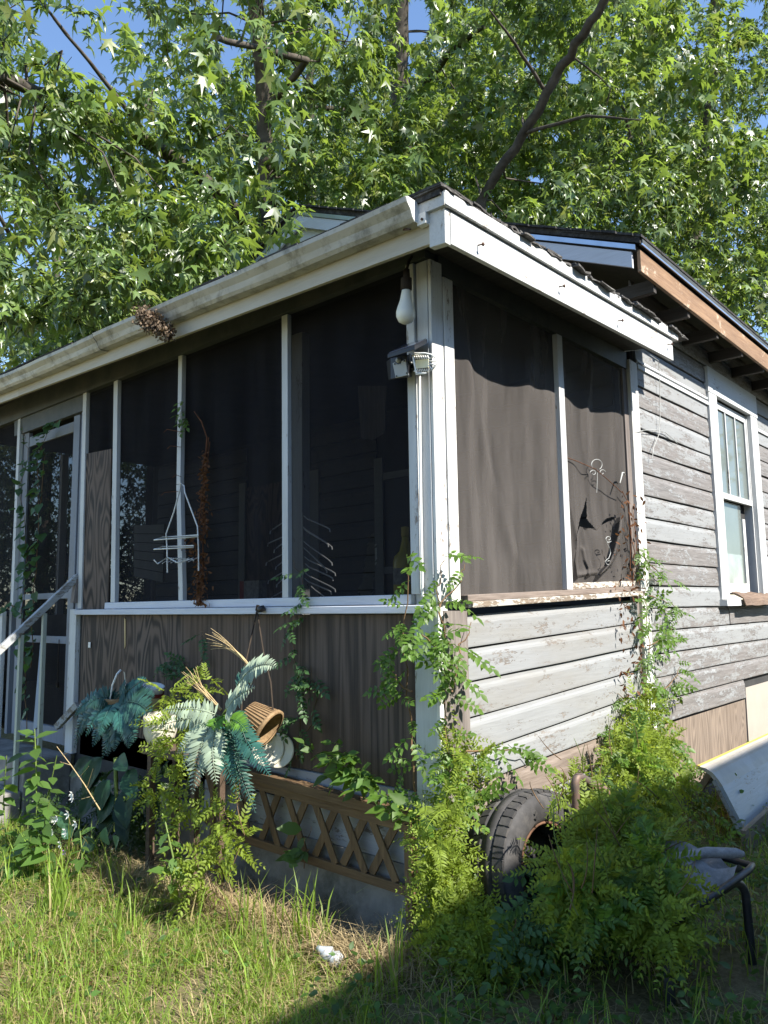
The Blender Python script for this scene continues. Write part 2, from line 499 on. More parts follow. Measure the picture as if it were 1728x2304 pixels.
MT['purple_petal'] = plain('purple_petal', (.25, .16, .42), .6, .3, var=.1)
def groundmat():
    b = NB('thatch_and_soil')
    a1 = b.noise(b.mapping((1, 1, 1)), 1.3, 9, .65); a2 = b.noise(b.mapping((1, 1, 1)), 38, 6, .7)
    c = b.mix(b.ramp(a1, [(.38, 0), (.62, 1)]), (.15, .12, .065), (.09, .10, .035))
    c = b.mix(b.ramp(a2, [(.4, 0), (.7, .7)]), c, (.30, .245, .14))
    return b.done(b.bsdf(c, .95, .1, normal=b.bump(a2, .9, .02)))
MT['ground'] = groundmat()
# ------------------------------------------------------------------ ground
def ground_z(x, y):
    z = -.13 * np.exp(-((y + .12) / .22) ** 2) * np.clip((-x - .1) * 4, 0, 1) + 0.02 * np.sin(x * 1.7 + 0.4) * np.cos(y * 1.3) + 0.012 * np.sin(x * 4.1 + y * 3.3)
    near = np.clip((0.9 - np.abs(y + 0.1)) / 0.9, 0, 1)
    return z - 0.0 * near
def build_ground():
    xs = np.concatenate([np.linspace(-150, -9, 16), np.linspace(-8, 5, 90), np.linspace(6, 120, 12)])
    ys = np.concatenate([np.linspace(-80, -5, 10), np.linspace(-4.5, 5, 150), np.linspace(6, 160, 16)])
    X, Y = np.meshgrid(xs, ys, indexing='ij')
    V = np.stack([X, Y, ground_z(X, Y)], -1).reshape(-1, 3)
    nx, ny = X.shape
    idx = np.arange(nx * ny).reshape(nx, ny)
    a, b, c, d = idx[:-1, :-1].ravel(), idx[1:, :-1].ravel(), idx[1:, 1:].ravel(), idx[:-1, 1:].ravel()
    T = np.concatenate([np.stack([a, b, c], 1), np.stack([a, c, d], 1)])
    arr_obj('ground', V, T, MT['ground'], None, 'structure', True)
build_ground()

# ------------------------------------------------------------------ the house
house = thing('house', 'weathered grey clapboard house with a screened front porch', 'house')

def side_board(y0, y1, b0, b1, t0, t1, x=0.0, th=.020, flip=1):
    """one drop-siding board on the side wall: flat face, hollow cove along its top; b/t bottom and top at both ends"""
    mb = MB()
    prof = [(-.004, 0), (th, 0.0), (th + .001, .05), (th, .74), (th * .86, .82), (th * .62, .90), (th * .50, 1), (-.004, 1)]
    jit = [random.uniform(-.0015, .0015) for _ in range(2)]
    n = 8
    rows = []
    for i in range(n + 1):
        s = i / n
        y = y0 + (y1 - y0) * s
        wob = .0016 * math.sin(s * 5 + b0 * 31) + .001 * math.sin(s * 13 + b0 * 57)
        bb, tt = b0 + (b1 - b0) * s + wob, t0 + (t1 - t0) * s
        bow = .002 * math.sin(s * 3 + b0 * 17)
        rows.append([(x + px + (jit[0] if px > 0 else 0) + (bow if px > 0 else 0), y, bb + .009 + (tt - bb - .010) * pz) for px, pz in prof])
    m = len(prof)
    vs = [v for r in rows for v in r]
    fs = []
    for i in range(n):
        for k in range(m):
            k2 = (k + 1) % m
            fs.append((i * m + k, (i + 1) * m + k, (i + 1) * m + k2, i * m + k2))
    fs.append(tuple(range(m))); fs.append(tuple(n * m + k for k in range(m - 1, -1, -1)))
    return mb.add(vs, fs)

# --- main side wall
WY0, WY1 = 3.775, 5.12           # the window's casings
wall = MB().box((-.12, 2.30, .10), (-.006, WY0 + .16, 3.70)).box((-.12, WY0 + .16, .10), (-.006, WY1 - .16, 1.44)).box((-.12, WY0 + .16, 3.23), (-.006, WY1 - .16, 3.70)).box((-.12, WY1 - .16, .10), (-.006, 9.0, 3.70)).build('side_wall', MT['dark'], house)
def zline(k): return 2.817 - .1575 * k
WY0, WY1 = 3.775, 5.12           # the window's casings
for k in range(-5, 15):
    zb, zt = zline(k), zline(k - 1)
    if zb > 1.30 and zb < 3.3:
        segs = [(2.345, WY0 - .004), (WY1 + .004, 9.0)]
    elif k in (10, 12):
        segs = [(2.345, 3.93 + .05 * (k % 3)), (3.936 + .05 * (k % 3), 9.0)]
    else:
        segs = [(2.345, 9.0)]
    if zb < .70: segs = [(2.345, 4.255)]
    if zb < .54: continue
    for s0, s1 in segs:
        side_board(s0, s1, zb, zb, zt, zt).build('siding_board', MT['siding'], wall)
MB().box((.0, 2.345, 3.10), (.034, WY0 - .003, 3.128)).build('frieze_moulding', MT['white_y'], wall)
MB().box((.0, 2.345, 3.150), (.030, WY0 - .003, 3.166)).build('frieze_moulding', MT['white_y'], wall)
MB().box((.0, WY1 + .003, 3.10), (.034, 9.0, 3.128)).build('frieze_moulding', MT['white_y'], wall)
MB().box((.0, 2.45, .12), (.012, 4.25, .602), .004).build('plywood_patch', MT['ply2'], house, label='bare brown plywood patch under the siding')
mb = MB(); c = [SD(1669, 1580, .022), SD(1728, 1548, .022)]
mb.box((.004, 4.262, .16), (.022, 6.2, .70), .003).build('patch_board', MT['creampatch'], house, label='pale cream board patching the wall foot')

# --- end post between porch and house wall
MB().box((-.06, 2.215, .05), (.030, 2.338, 3.135), .003).build('end_post', MT['white_z2'], house, bevel=.004)
MB().box((-.02, 2.150, .05), (.004, 2.213, 3.12), .003).build('post_trim', MT['grey_z'], house)

# --- side window
win = MB().box((-.085, WY0 + .19, 1.50), (-.070, WY1 - .19, 3.22)).build('window', MT['dark'], house)
MB().box((.004, WY0, 1.46), (.042, WY0 + .185, 3.215), .002).build('casing', MT['white_z'], win, bevel=.003)
MB().box((.004, WY1 - .20, 1.46), (.042, WY1, 3.215), .002).build('casing', MT['white_z'], win, bevel=.003)
MB().box((.004, WY0 - .01, 3.217), (.046, WY1 + .01, 3.44), .002).build('casing', MT['white_y'], win, bevel=.003)
MB().box((-.07, WY1 - .225, 1.50), (.004, WY1 - .203, 3.215)).build('jamb', MT['white_z'], win)
MB().box((-.07, WY0 + .187, 1.50), (.004, WY0 + .205, 3.215)).build('jamb', MT['white_z'], win)
g0, g1 = WY0 + .207, WY1 - .228
up = MB().box((-.030, g0, 3.135), (.0, g1, 3.20))
up.box((-.030, g0, 2.335), (.004, g1, 2.385)); up.box((-.030, g0, 2.385), (.0, g0 + .045, 3.135)); up.box((-.030, g1 - .05, 2.385), (.0, g1, 3.135))
sash = up.build('upper_sash', MT['white_z'], win)
uw = (g1 - .05 - g0 - .045)
for i in (1, 2):
    y = g0 + .045 + uw * i / 3
    MB().box((-.026, y - .011, 2.387), (-.002, y + .011, 3.133)).build('muntin', MT['white_z'], win)
for i in range(3):
    y0 = g0 + .045 + uw * i / 3 + (.012 if i else .001); y1 = g0 + .045 + uw * (i + 1) / 3 - (.012 if i < 2 else .001)
    MB().box((-.018, y0, 2.388), (-.014, y1, 3.132)).build('pane', MT['glass'], win)
lo = MB().box((-.062, g0, 1.515), (-.034, g1 - .12, 1.60)); lo.box((-.062, g0, 1.60), (-.034, g0 + .03, 2.335)); lo.box((-.062, g1 - .19, 1.60), (-.034, g1 - .12, 2.20))
lo.build('lower_sash', MT['white_z2'], win)
MB().box((-.052, g0 + .031, 1.602), (-.048, g1 - .191, 2.33)).build('pane', MT['glass'], win)
MB().box((-.045, g0 + .12, 1.602), (-.042, g1 - .25, 1.86)).build('pane', MT['oldglass'], win, label='broken cloudy remnant of glass')
MB().box((.0, WY0 - .02, 1.405), (.085, WY1 + .03, 1.455), .003).build('window_sill', MT['white_y'], win)
fl = MB()
ys = np.linspace(WY0 + .33, WY1 + .02, 9)
rows = []
for i, y in enumerate(ys):
    wv = .008 * math.sin(i * 1.9)
    rows.append([(.010, y, 1.520 + wv), (.060, y, 1.505 + wv), (.105, y, 1.470 + wv), (.125 + wv, y, 1.405 + .5 * wv), (.118, y, 1.405), (.098, y, 1.462 + wv), (.010, y, 1.508)])
m = 7
vs = [v for r in rows for v in r]
fs = [(i * m + k, (i + 1) * m + k, (i + 1) * m + (k + 1) % m, i * m + (k + 1) % m) for i in range(len(rows) - 1) for k in range(m)]
fl.add(vs, fs + [tuple(range(m)), tuple((len(rows) - 1) * m + k for k in range(m - 1, -1, -1))])
fl.build('sill_flashing', barewood('rusty_brown_flashing', (.10, .065, .045), (.24, .17, .125), 'y', .7), win, label='loose rust brown flashing bent over the sill')

# --- porch: low side wall with pale boards that sink towards the corner
low = MB().box((-.09, .0, .08), (-.006, 2.15, 1.40)).build('porch_side_wall', MT['dark'], house)
lines = [((1044.7, 1381), (1410, 1350)), ((1044.7, 1461.6), (1410, 1405.5)), ((1044.7, 1537.5), (1431.6, 1456)), ((1044.7, 1619), (1435, 1508.6)),
         ((1149.5, 1664), (1426, 1568)), ((1256, 1693), (1384.6, 1644)), ((1108, 1829.6), (1381, 1707.5))]
ln = []
for a_, b_ in lines:
    A, B = SD(*a_), SD(*b_)
    k = (B.z - A.z) / (B.y - A.y)
    ln.append((A.z + k * (.205 - A.y), A.z + k * (2.15 - A.y)))
ln[0] = (1.395, 1.462)
ln.append((.295, .33)); ln.append((.13, .17))
for i in range(len(ln) - 1):
    t, b_ = ln[i], ln[i + 1]
    m = 'brown_siding' if i in (5,) else ('siding' if i >= 7 else 'porch_siding')
    side_board(.205, 2.148, b_[0], b_[1], t[0], t[1]).build('siding_board', MT[m], low)

# sill on the side
def zs(y): return 1.425 + .030 * y
def side_slab(x0, x1, y0, y1, d0, d1, mat, name, jit=.002):
    q = lambda y: [(x0, y, zs(y) + d0), (x1, y, zs(y) + d0), (x1, y, zs(y) + d1), (x0, y, zs(y) + d1)]
    mb = MB(); n = 6
    for i in range(n):
        pass
    return MB().hexa(q(y0), q(y1)).build(name, MT[mat], house, bevel=.003)
side_slab(-.05, .058, .205, 2.20, .000, .030, 'sill_y', 'side_sill')
side_slab(-.04, .030, .205, 2.149, .031, .062, 'brown_siding', 'sill_strip')
side_slab(-.03, .016, 1.275, 2.149, .063, .100, 'sill_y', 'sill_strip')

# --- corner post, its trim boards and the boards below the sill
MB().box((-.126, .004, .06), (-.004, .085, 3.11)).build('corner_post', MT['white_z'], house)
y994, y1012 = SD(994, 800).y, SD(1012, 800).y
MB().box((-.004, -.013, 1.462), (.016, y994 - .006, 3.115), .002).build('corner_trim', MT['white_z2'], house, bevel=.003)
MB().box((-.004, y994, 1.462), (.022, y1012 + .01, 3.055), .002).build('corner_trim', MT['white_z2'], house, bevel=.003)
MB().box((-.074, -.016, 1.50), (-.006, .003, 3.115), .002).build('corner_trim', MT['white_z'], house, bevel=.003)
MB().box((-.130, -.030, 1.50), (-.077, .003, 3.118), .002).build('corner_trim', MT['white_z'], house, bevel=.003)
MB().box((-.124, -.018, .10), (-.0, .003, 1.405), .002).build('corner_board', MT['white_z'], house, bevel=.003)
MB().box((.001, -.018, .03), (.020, .012, 1.42), .003).build('corner_board', MT['white_z2'], house)
MB().box((-.004, .014, .02), (.024, .200, 1.42), .003).build('corner_board', MT['grey_z'], house, label='bare grey corner board')

MT['skirt'] = painted('dull_skirt_paint', (.33, .345, .375), (.16, .14, .125), .36, 'x', .45)
# --- porch front below the screens
MB().box((-3.35, -.010, .60), (-2.055, .002, 1.408), .002).build('plywood_panel', MT['ply'], house)
MB().box((-2.050, -.013, .605), (-.127, .002, 1.406), .002).build('plywood_panel', MT['ply_s'], house)
MB().box((-3.42, .004, .02), (-.130, .05, 1.40)).build('front_wall', MT['dark'], house)
for z0, z1, t in ((.445, .598, .006), (.275, .440, .010)):
    MB().box((-1.75, -.016 - t, z0), (-.126, .003, z1), .003).build('skirt_board', MT['skirt'], house)
MB().box((-5.6, -.045, -.35), (-.02, .003, .272), .01).build('foundation', MT['concrete'], house)
MB().box((-.020, -.045, -.15), (.0, 9.0, .05), .004).build('foundation', MT['concrete'], house)
# hole of dark behind a loose corner of the wall sign on the plywood
tg = FR(202, 1451, -.012)
MB().box((tg.x - .016, -.0165, tg.z - .02), (tg.x + .016, -.0135, tg.z + .02)).build('tag', MT['plasticwhite'], house, label='small white tag on the plywood')
st_ = FR(281, 1440, -.012)
MB().prism([(st_.x - .012, -.0125, st_.z + .15), (st_.x + .006, -.0125, st_.z + .14), (st_.x + .014, -.0125, st_.z - .04), (st_.x + .002, -.0125, st_.z - .06)], (0, -.003, 0)).build('veneer_scar', MT['straw'], house, label='pale split in the plywood')

# front sill, two steps
MB().box((-2.985, -.030, 1.452), (-.132, .03, 1.497), .002).build('front_sill', MT['white_x'], house, bevel=.004)
MB().box((-3.385, -.058, 1.410), (-.010, .03, 1.449), .002).build('front_ledge', MT['white_x'], house, bevel=.004)
MB().box((-3.50, -.034, .40), (-3.39, .003, 1.452), .003).build('jamb_board', MT['white_z'], house, bevel=.003)
# narrow battens between the screens
def batten(x, wd, z0, z1, lean=0.0, y=-.022, m='white_z'):
    q = lambda z, dx: [(x + dx, y, z), (x + wd + dx, y, z), (x + wd + dx, .012, z), (x + dx, .012, z)]
    MB().hexa(q(z0, lean), q(z1, 0)).build('screen_batten', MT[m], house, bevel=.002)
batten(-1.070, .050, 1.498, 3.115, .010)
batten(-2.115, .048, 1.498, 2.25, .050); batten(-2.119, .044, 2.252, 3.12, .006)
batten(-2.961, .058, 1.498, 3.13, .046)
batten(-3.428, .056, 1.455, 3.13, .030)
batten(-4.611, .050, 1.49, 3.14, .02)
s0, s1 = FR(655, 1300, .20).x, FR(680, 1300, .20).x
MB().box((s0, .20, .50), (s1, .26, 3.1), .002).build('porch_stud', MT['white_z'], house)
tp = [FR(193, 1021, -.01), FR(250, 1010, -.01), FR(243, 1372, -.01), FR(184, 1372, -.01)]
MB().prism([tp[3], tp[2], tp[1], tp[0]], (0, .010, 0)).build('plywood_strip', MT['ply'], house, label='narrow plywood strip over the screen beside the door')

# --- insect screens with waves, pouches and tears
def inside(poly, x, y):
    r = np.zeros(x.shape, bool); n = len(poly)
    for i in range(n):
        x0, y0 = poly[i]; x1, y1 = poly[(i + 1) % n]
        c_ = ((y0 > y) != (y1 > y)) & (x < (x1 - x0) * (y - y0) / (y1 - y0 + 1e-12) + x0)
        r ^= c_
    return r
def screen(axis, off, u0, u1, zb, zt, nu, nv, disp, mat, name, holes=(), parent=None):
    u = np.linspace(u0, u1, nu); v = np.linspace(0, 1, nv)
    U, Q = np.meshgrid(u, v, indexing='ij')
    Z = zb(U) + (zt - zb(U)) * Q
    D = off + disp(U, Z, (U - u0) / (u1 - u0), Q)
    V = np.stack([U, D, Z] if axis == 1 else [D, U, Z], -1).reshape(-1, 3)
    idx = np.arange(nu * nv).reshape(nu, nv)
    a, b, c, d = idx[:-1, :-1].ravel(), idx[1:, :-1].ravel(), idx[1:, 1:].ravel(), idx[:-1, 1:].ravel()
    T = np.concatenate([np.stack([a, b, c], 1), np.stack([a, c, d], 1)])
    if holes:
        px, py, _ = proj(V[T].mean(1))
        kill = np.zeros(len(T), bool)
        for h in holes: kill |= inside(h, px, py)
        T = T[~kill]
    return arr_obj(name, V, T, MT[mat], house, None, True)
edge = lambda s, q: np.clip(np.minimum(np.minimum(s, 1 - s), np.minimum(q, 1 - q)) * 8, 0, 1)
scr1 = screen(0, -.012, y1012 + .005, 1.215, lambda y: zs(y) + .055, 3.06, 70, 90,
       lambda u, z, s, q: edge(s, q) * (.010 * np.sin(s * 6.3 + q * 2.6) - .035 * np.sin(s * 3.1) * np.sin(q * 3) + .020 * np.exp(-((s - .06 - .55 * (1 - q) ** 1.3) / .06) ** 2) + .016 * np.exp(-((s - .8 + .35 * (1 - q)) / .06) ** 2) + .001 * np.sin(s * 40 + q * 3)), 'screen_side', 'screen_panel')
Z5 = lambda pts: [(1250 + x / 5.53, 1000 + y / 5.53) for x, y in pts]
tear = Z5([(385, 650), (350, 790), (303, 920), (268, 1110), (300, 1070), (345, 990), (380, 930), (384, 800)])
tear2 = Z5([(560, 1020), (610, 940), (660, 910), (735, 895), (748, 1000), (640, 1010)])
def pouch(u, z, s, q):
    px, py, _ = proj(np.stack([np.zeros_like(u), u, z], -1))
    lx, ly = (px - 1250) * 5.53, (py - 1000) * 5.53
    r = np.sqrt(((lx - 560) / 300) ** 2 + ((ly - 1330) / 330) ** 2)
    th = np.arctan2(ly - 1330, lx - 560)
    wgt = np.clip(np.cos(th - .55), 0, 1) ** .8
    ring = .036 * np.exp(-((r - .85) / .13) ** 2) * wgt + .010 * np.exp(-((ly - 1480 - (lx - 250) * .3) / 28) ** 2) * ((lx > 240) & (lx < 600))
    body = .02 * np.clip(1 - r, 0, 1) ** .6 * np.clip((ly - 900) / 150, 0, 1)
    fold = .03 * np.exp(-((lx - 110 - (ly - 380) * .17) / 14) ** 2) * ((ly > 380) & (ly < 1300))
    return edge(s, q) * (.016 * np.sin(s * 6 + q * 3) - .025 * np.sin(s * 3.1) * np.sin(q * 3) + .001 * np.sin(s * 30 + q * 4) + .020 * np.exp(-((s - .3 - .2 * q) / .05) ** 2) + fold) 
scr2 = screen(0, -.012, 1.262, 2.150, lambda y: zs(y) + .10, 3.06, 110, 150, pouch, 'screen_side', 'screen_panel', (Z5([(385, 650), (350, 790), (303, 920), (268, 1110), (262, 1270), (245, 1450), (268, 1640), (560, 1600), (700, 1500), (800, 1290), (850, 950), (800, 960), (745, 985), (735, 895), (640, 915), (600, 950), (560, 1010), (512, 1062), (470, 1020), (390, 930)]),))
lc = [(300, 1020), (268, 1120), (262, 1270), (245, 1450), (262, 1560), (270, 1655)]
rc = [(880, 860), (868, 1000), (835, 1180), (790, 1330), (720, 1480), (590, 1612)]
def lerpc(c_, t):
    i = min(int(t * (len(c_) - 1)), len(c_) - 2); f = t * (len(c_) - 1) - i
    return np.array(c_[i]) * (1 - f) + np.array(c_[i + 1]) * f
V, nu, nv = [], 30, 30
for i in range(nu):
    for j in range(nv):
        u_, v_ = i / (nu - 1), j / (nv - 1)
        q_ = lerpc(lc, v_) * (1 - u_) + lerpc(rc, v_) * u_ + np.array([0, (60 * math.sin(math.pi * u_) + 20 * math.sin(7 * u_)) * (1 - v_)])
        xo = -.045 + .035 * v_ + .075 * math.exp(-((u_ - .90) / .09) ** 2) + .018 * math.exp(-((v_ - .93 + .25 * u_ * 0) / .06) ** 2) + .02 * math.exp(-((u_ - .25 - .5 * (v_ - .6)) / .06) ** 2) * (v_ > .4) + (.03 if u_ < .04 else 0)
        V.append(SD(1250 + q_[0] / 5.53, 1000 + q_[1] / 5.53, xo))
idx = np.arange(nu * nv).reshape(nu, nv)
a, b, c, d = idx[:-1, :-1].ravel(), idx[1:, :-1].ravel(), idx[1:, 1:].ravel(), idx[:-1, 1:].ravel()
arr_obj('screen_pouch', np.array(V), np.concatenate([np.stack([a, b, c], 1), np.stack([a, c, d], 1)]), MT['screen_side'], house, None, True)['label'] = 'torn sagging pouch of screen'
MB().box((-.014, 1.205, 1.525), (.020, 1.268, 3.06), .002).build('screen_batten', MT['white_z'], house, bevel=.002)
# dark upper corner of the torn hole: a curled strip of screen standing off the panel
cur = MB(); pts = [Vector(SD(1250 + x / 5.53, 1000 + y / 5.53, .035)) for x, y in ((800, 480), (832, 350), (850, 352), (868, 380))]
cur.tube(pts, [.004, .006, .005, .002], 5).build('screen_curl', MT['greyplastic'], house)

Z7 = lambda pts: [(400 + x / 2.765, 900 + y / 2.765) for x, y in pts]
ftear = Z7([(1210, 815), (1232, 900), (1236, 990), (1222, 1100), (1215, 1150), (1205, 1228), (1132, 1232), (1128, 1155), (1150, 1130), (1160, 1020), (1185, 890)])
def fw(u, z, s, q): return edge(s, q) * (.010 * np.sin(s * 7 + q * 3) + .006 * np.sin(s * 15 - q * 4))
flat = lambda z0: (lambda x: np.full_like(x, z0))
for u0, u1, z0, hl in ((-1.02, -.128, 1.497, (ftear,)), (-2.07, -1.068, 1.497, ()), (-2.905, -2.115, 1.497, ()), (-3.372, -2.965, 1.45, ()), (-6.0, -4.612, 1.40, ())):
    screen(1, .006, u0, u1, flat(z0), 3.12, 50 if hl else 20, 90 if hl else 20, fw, 'screen_front', 'screen_panel', hl)

# --- screen door
door = thing('screen_door', None, None); door.parent = house; door.location = (-4.0, .02, .42)
fx0, fx1, dz0, dz1 = -4.545, -3.535, .43, 2.985
def stile(nm, a, b, m='doorpaint'):
    return MB().box(a, b, .002).build(nm, MT[m], door, bevel=.002)
MT['doorpaint'] = painted('grey_blue_door_paint', (.20, .225, .27), (.12, .11, .10), .30, 'z', .35)
stile('stile', (fx0, .012, dz0), (fx0 + .10, .040, dz1)); stile('stile', (fx1 - .10, .012, dz0), (fx1, .040, dz1))
zr = [FR(120, 1341, .02).z, FR(120, 1439, .02).z]
for z, h in ((2.90, .085), (zr[0], .05), (zr[1], .055), (dz0 + .02, .12)):
    stile('rail', (fx0 + .101, .014, z - h / 2 if z > .6 else dz0), (fx1 - .101, .038, z + h / 2 if z > .6 else dz0 + h))
for z0, z1 in ((zr[0] + .026, 2.857), (zr[1] + .028, zr[0] - .026), (dz0 + .13, zr[1] - .028)):
    V = np.array([[fx0 + .1, .026, z0], [fx1 - .1, .026, z0], [fx1 - .1, .026, z1], [fx0 + .1, .026, z1]])
    arr_obj('door_screen', V, np.array([[0, 1, 2], [0, 2, 3]]), MT['screen_front'], door)
MB().box((fx0 + .101, .040, dz0 + .02), (fx1 - .101, .048, zr[1] - .35)).build('kick_board', MT['dark'], door)
cd = [FR(133, 1439, -.0), FR(131, 1490, -.0), FR(129.5, 1535, -.0)]
MB().tube(cd, .004, 5).tube([cd[2], cd[2] + Vector((0, 0, -.04))], .012, 6).build('pull_cord', MT['cord'], door)
MB().box((-4.70, -.012, 2.99), (-3.43, .03, 3.13), .003).build('door_header', MT['beam'], house)
for x in (-4.655, -3.478): MB().box((x, .0, .42), (x + .045, .05, 2.985)).build('door_jamb', MT['doorpaint'], house)
# left of the door
MB().box((-6.0, -.010, .45), (-4.83, .004, 1.36)).build('plywood_panel', MT['ply2'], house)
MB().box((-4.86, -.03, .30), (-4.72, .002, 1.44), .003).build('jamb_board', MT['white_z'], house)
MB().box((-6.0, -.05, 1.405), (-4.74, .03, 1.445), .002).build('front_ledge', MT['white_x'], house)

# --- porch inside: floor, ceiling, the old front wall, left end
MB().box((-6.0, .052, .44), (-.092, 2.20, .50)).build('porch_floor', barewood('grey_porch_floor', (.10, .09, .08), (.20, .18, .16), 'y'), house)
MB().box((-6.0, .05, 3.165), (-.01, 2.20, 3.185)).build('porch_ceiling', MT['dark'], house)
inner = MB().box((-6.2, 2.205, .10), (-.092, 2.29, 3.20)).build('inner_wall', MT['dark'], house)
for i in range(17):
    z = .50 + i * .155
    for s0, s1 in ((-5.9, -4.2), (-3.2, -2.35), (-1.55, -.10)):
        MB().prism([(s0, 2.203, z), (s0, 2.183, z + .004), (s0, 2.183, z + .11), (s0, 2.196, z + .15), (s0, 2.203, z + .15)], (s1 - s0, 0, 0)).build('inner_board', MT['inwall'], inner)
for x0, x1 in ((-3.2, -3.08), (-4.3, -4.2), (-2.36, -2.26), (-1.62, -1.52)):
    MB().box((x0, 2.165, .5), (x1, 2.182, 2.75)).build('door_casing', MT['inlight'], inner)
MB().box((-4.2, 2.19, .5), (-3.2, 2.200, 2.7)).build('inner_door', MT['ply'], inner)
MB().box((-2.26, 2.19, .95), (-1.62, 2.200, 2.6)).build('inner_window', MT['blackplastic'], inner)
for z in (.95, 1.75, 2.58): MB().box((-2.26, 2.17, z - .03), (-1.62, 2.189, z + .03)).build('sash_rail', MT['inlight'], inner)
lp = [FR(302, 1182, 1.2), FR(370, 1180, 1.2), FR(366, 1310, 1.2), FR(301, 1296, 1.2)]  # pale panel imitates a sunlit patch on the inner siding
ib = MB().prism([lp[3], lp[2], lp[1], lp[0]], (0, .02, 0)).build('sunlit_siding_patch', MT['inlight'], inner, label='pale panel standing for sunlit siding inside behind the screen')
for k in range(1, 6):
    a_ = lp[0].lerp(lp[3], k / 6); b_ = lp[1].lerp(lp[2], k / 6)
    MB().beam(a_ + Vector((0, -.004, 0)), b_ + Vector((0, -.004, 0)), .006, .006).build('board_joint', MT['dark'], inner)
for x in (-6.0, -5.2):
    pass
MB().box((-6.06, .06, .5), (-6.0, 2.2, 1.40)).build('porch_end_wall', MT['panelcream'], house)
arr_obj('screen_panel', np.array([[-6.03, .05, 1.39], [-6.03, 2.2, 1.39], [-6.03, 2.2, 3.17], [-6.03, .05, 3.17]]), np.array([[0, 1, 2], [0, 2, 3]]), MT['screen_front'], house)
MB().box((-3.34, .004, .40), (-1.76, .04, .598)).build('skirt_board', MT['dark'], house)  # coloured dark to stand for the deep shade left of the lattice
MB().box((-6.06, 1.05, 1.40), (-6.0, 1.12, 3.16)).build('porch_end_post', MT['white_z'], house)
# something pale hanging from the ceiling near the corner inside
hang = MB().prism([FR(805, 868, .6), FR(868, 868, .6), FR(865, 975, .6), FR(840, 990, .6), FR(812, 985, .6)], (0, .01, 0))
hang.build('torn_lining', barewood('torn_lining_paper', (.07, .06, .05), (.20, .17, .14), 'z'), house)

# --- header beams under the eaves
MB().box((-6.0, -.035, 3.122), (.0, .050, 3.30)).build('front_beam', MT['beam'], house)
MB().box((-.045, .052, 3.065), (.014, 2.20, 3.25)).build('side_beam', MT['beam'], house)

# --- porch roof
def rz(x): return 3.195 - .030 * (x - .30)       # the front edge climbs a little to the left
roof = MB().hexa([(-6.2, -.335, rz(-6.2)), (.325, -.335, rz(.325)), (.325, 2.30, 3.235), (-6.2, 2.30, 3.60)],
                 [(-6.2, -.335, rz(-6.2) + .035), (.325, -.335, rz(.325) + .035), (.325, 2.30, 3.27), (-6.2, 2.30, 3.64)]).build('porch_roof', MT['shingle'], house)
MB().hexa([(-6.2, -.285, rz(-6.2) - .05), (.285, -.285, rz(.3) - .055), (.285, 2.20, 3.175), (-6.2, 2.20, 3.45)],
          [(-6.2, -.285, rz(-6.2) - .03), (.285, -.285, rz(.3) - .035), (.285, 2.20, 3.195), (-6.2, 2.20, 3.47)]).build('porch_soffit', MT['soffit'], house)
# shingles that stick out raggedly along the rake and the front edge
y = -.345
while y < 2.42:
    d = random.uniform(.07, .19)
    s = (y + .34) / 2.7
    z = 3.225 + .040 * s
    o = random.uniform(.008, .05) * (1 if y > .2 else .5)
    th = random.uniform(.006, .013)
    for ly in range(2):
        zz = z + ly * .012
        oo = o * (1 - .35 * ly) + random.uniform(0, .012)
        mb = MB()
        n = 3
        e0 = [.325 + oo + random.uniform(-.008, .008) for _ in range(n + 1)]
        dr = [random.uniform(0, .012) for _ in range(n + 1)]
        top = [(e0[i], y + d * i / n, zz + th - dr[i]) for i in range(n + 1)]
        bot = [(e0[i], y + d * i / n, zz - dr[i]) for i in range(n + 1)]
        poly = [(.10, y, zz + th), (.10, y + d, zz + th)]
        vs = top + bot + [(.05, y, zz + th), (.05, y + d, zz + th), (.05, y, zz), (.05, y + d, zz)]
        m_ = n + 1
        fs = [(i, i + 1, m_ + i + 1, m_ + i) for i in range(n)] + [tuple([2 * m_] + list(range(m_)) + [2 * m_ + 1]), tuple([2 * m_ + 3] + list(range(2 * m_ - 1, m_ - 1, -1)) + [2 * m_ + 2]), (0, 2 * m_, 2 * m_ + 2, m_), (n, 2 * m_ - 1, 2 * m_ + 3, 2 * m_ + 1)]
        mb.add(vs, fs).build('shingle', MT['shedge'], roof)
    y += d + random.choice((0, 0, .002, .02))
for i in range(22):
    x1 = .34 - i * .30; x0 = x1 - .297
    z1, z0 = rz(x1) + .034, rz(x0) + .034
    o = random.uniform(.0, .02)
    MB().hexa([(x0, -.345 - o, z0), (x1, -.345 - o, z1), (x1, .0, z1 + .004), (x0, .0, z0 + .004)],
              [(x0, -.345 - o, z0 + .012), (x1, -.345 - o, z1 + .012), (x1, .0, z1 + .018), (x0, .0, z0 + .018)]).build('shingle', MT['shingle'], roof)
# fascia boards
def fz(x): return 3.018 - .033 * (x - .24)
def fascia(x0, x1, d=0.0, y0=-.290, y1=-.268):
    q = lambda x: [(x, y0, fz(x) + d), (x, y1, fz(x) + d), (x, y1, rz(x) - .004), (x, y0, rz(x) - .004)]
    return MB().hexa(q(x0), q(x1)).build('front_fascia', MT['fascia_x'], house, bevel=.002)
fascia(-3.98, .236); fascia(-6.2, -3.986, -.0, -.286, -.264)
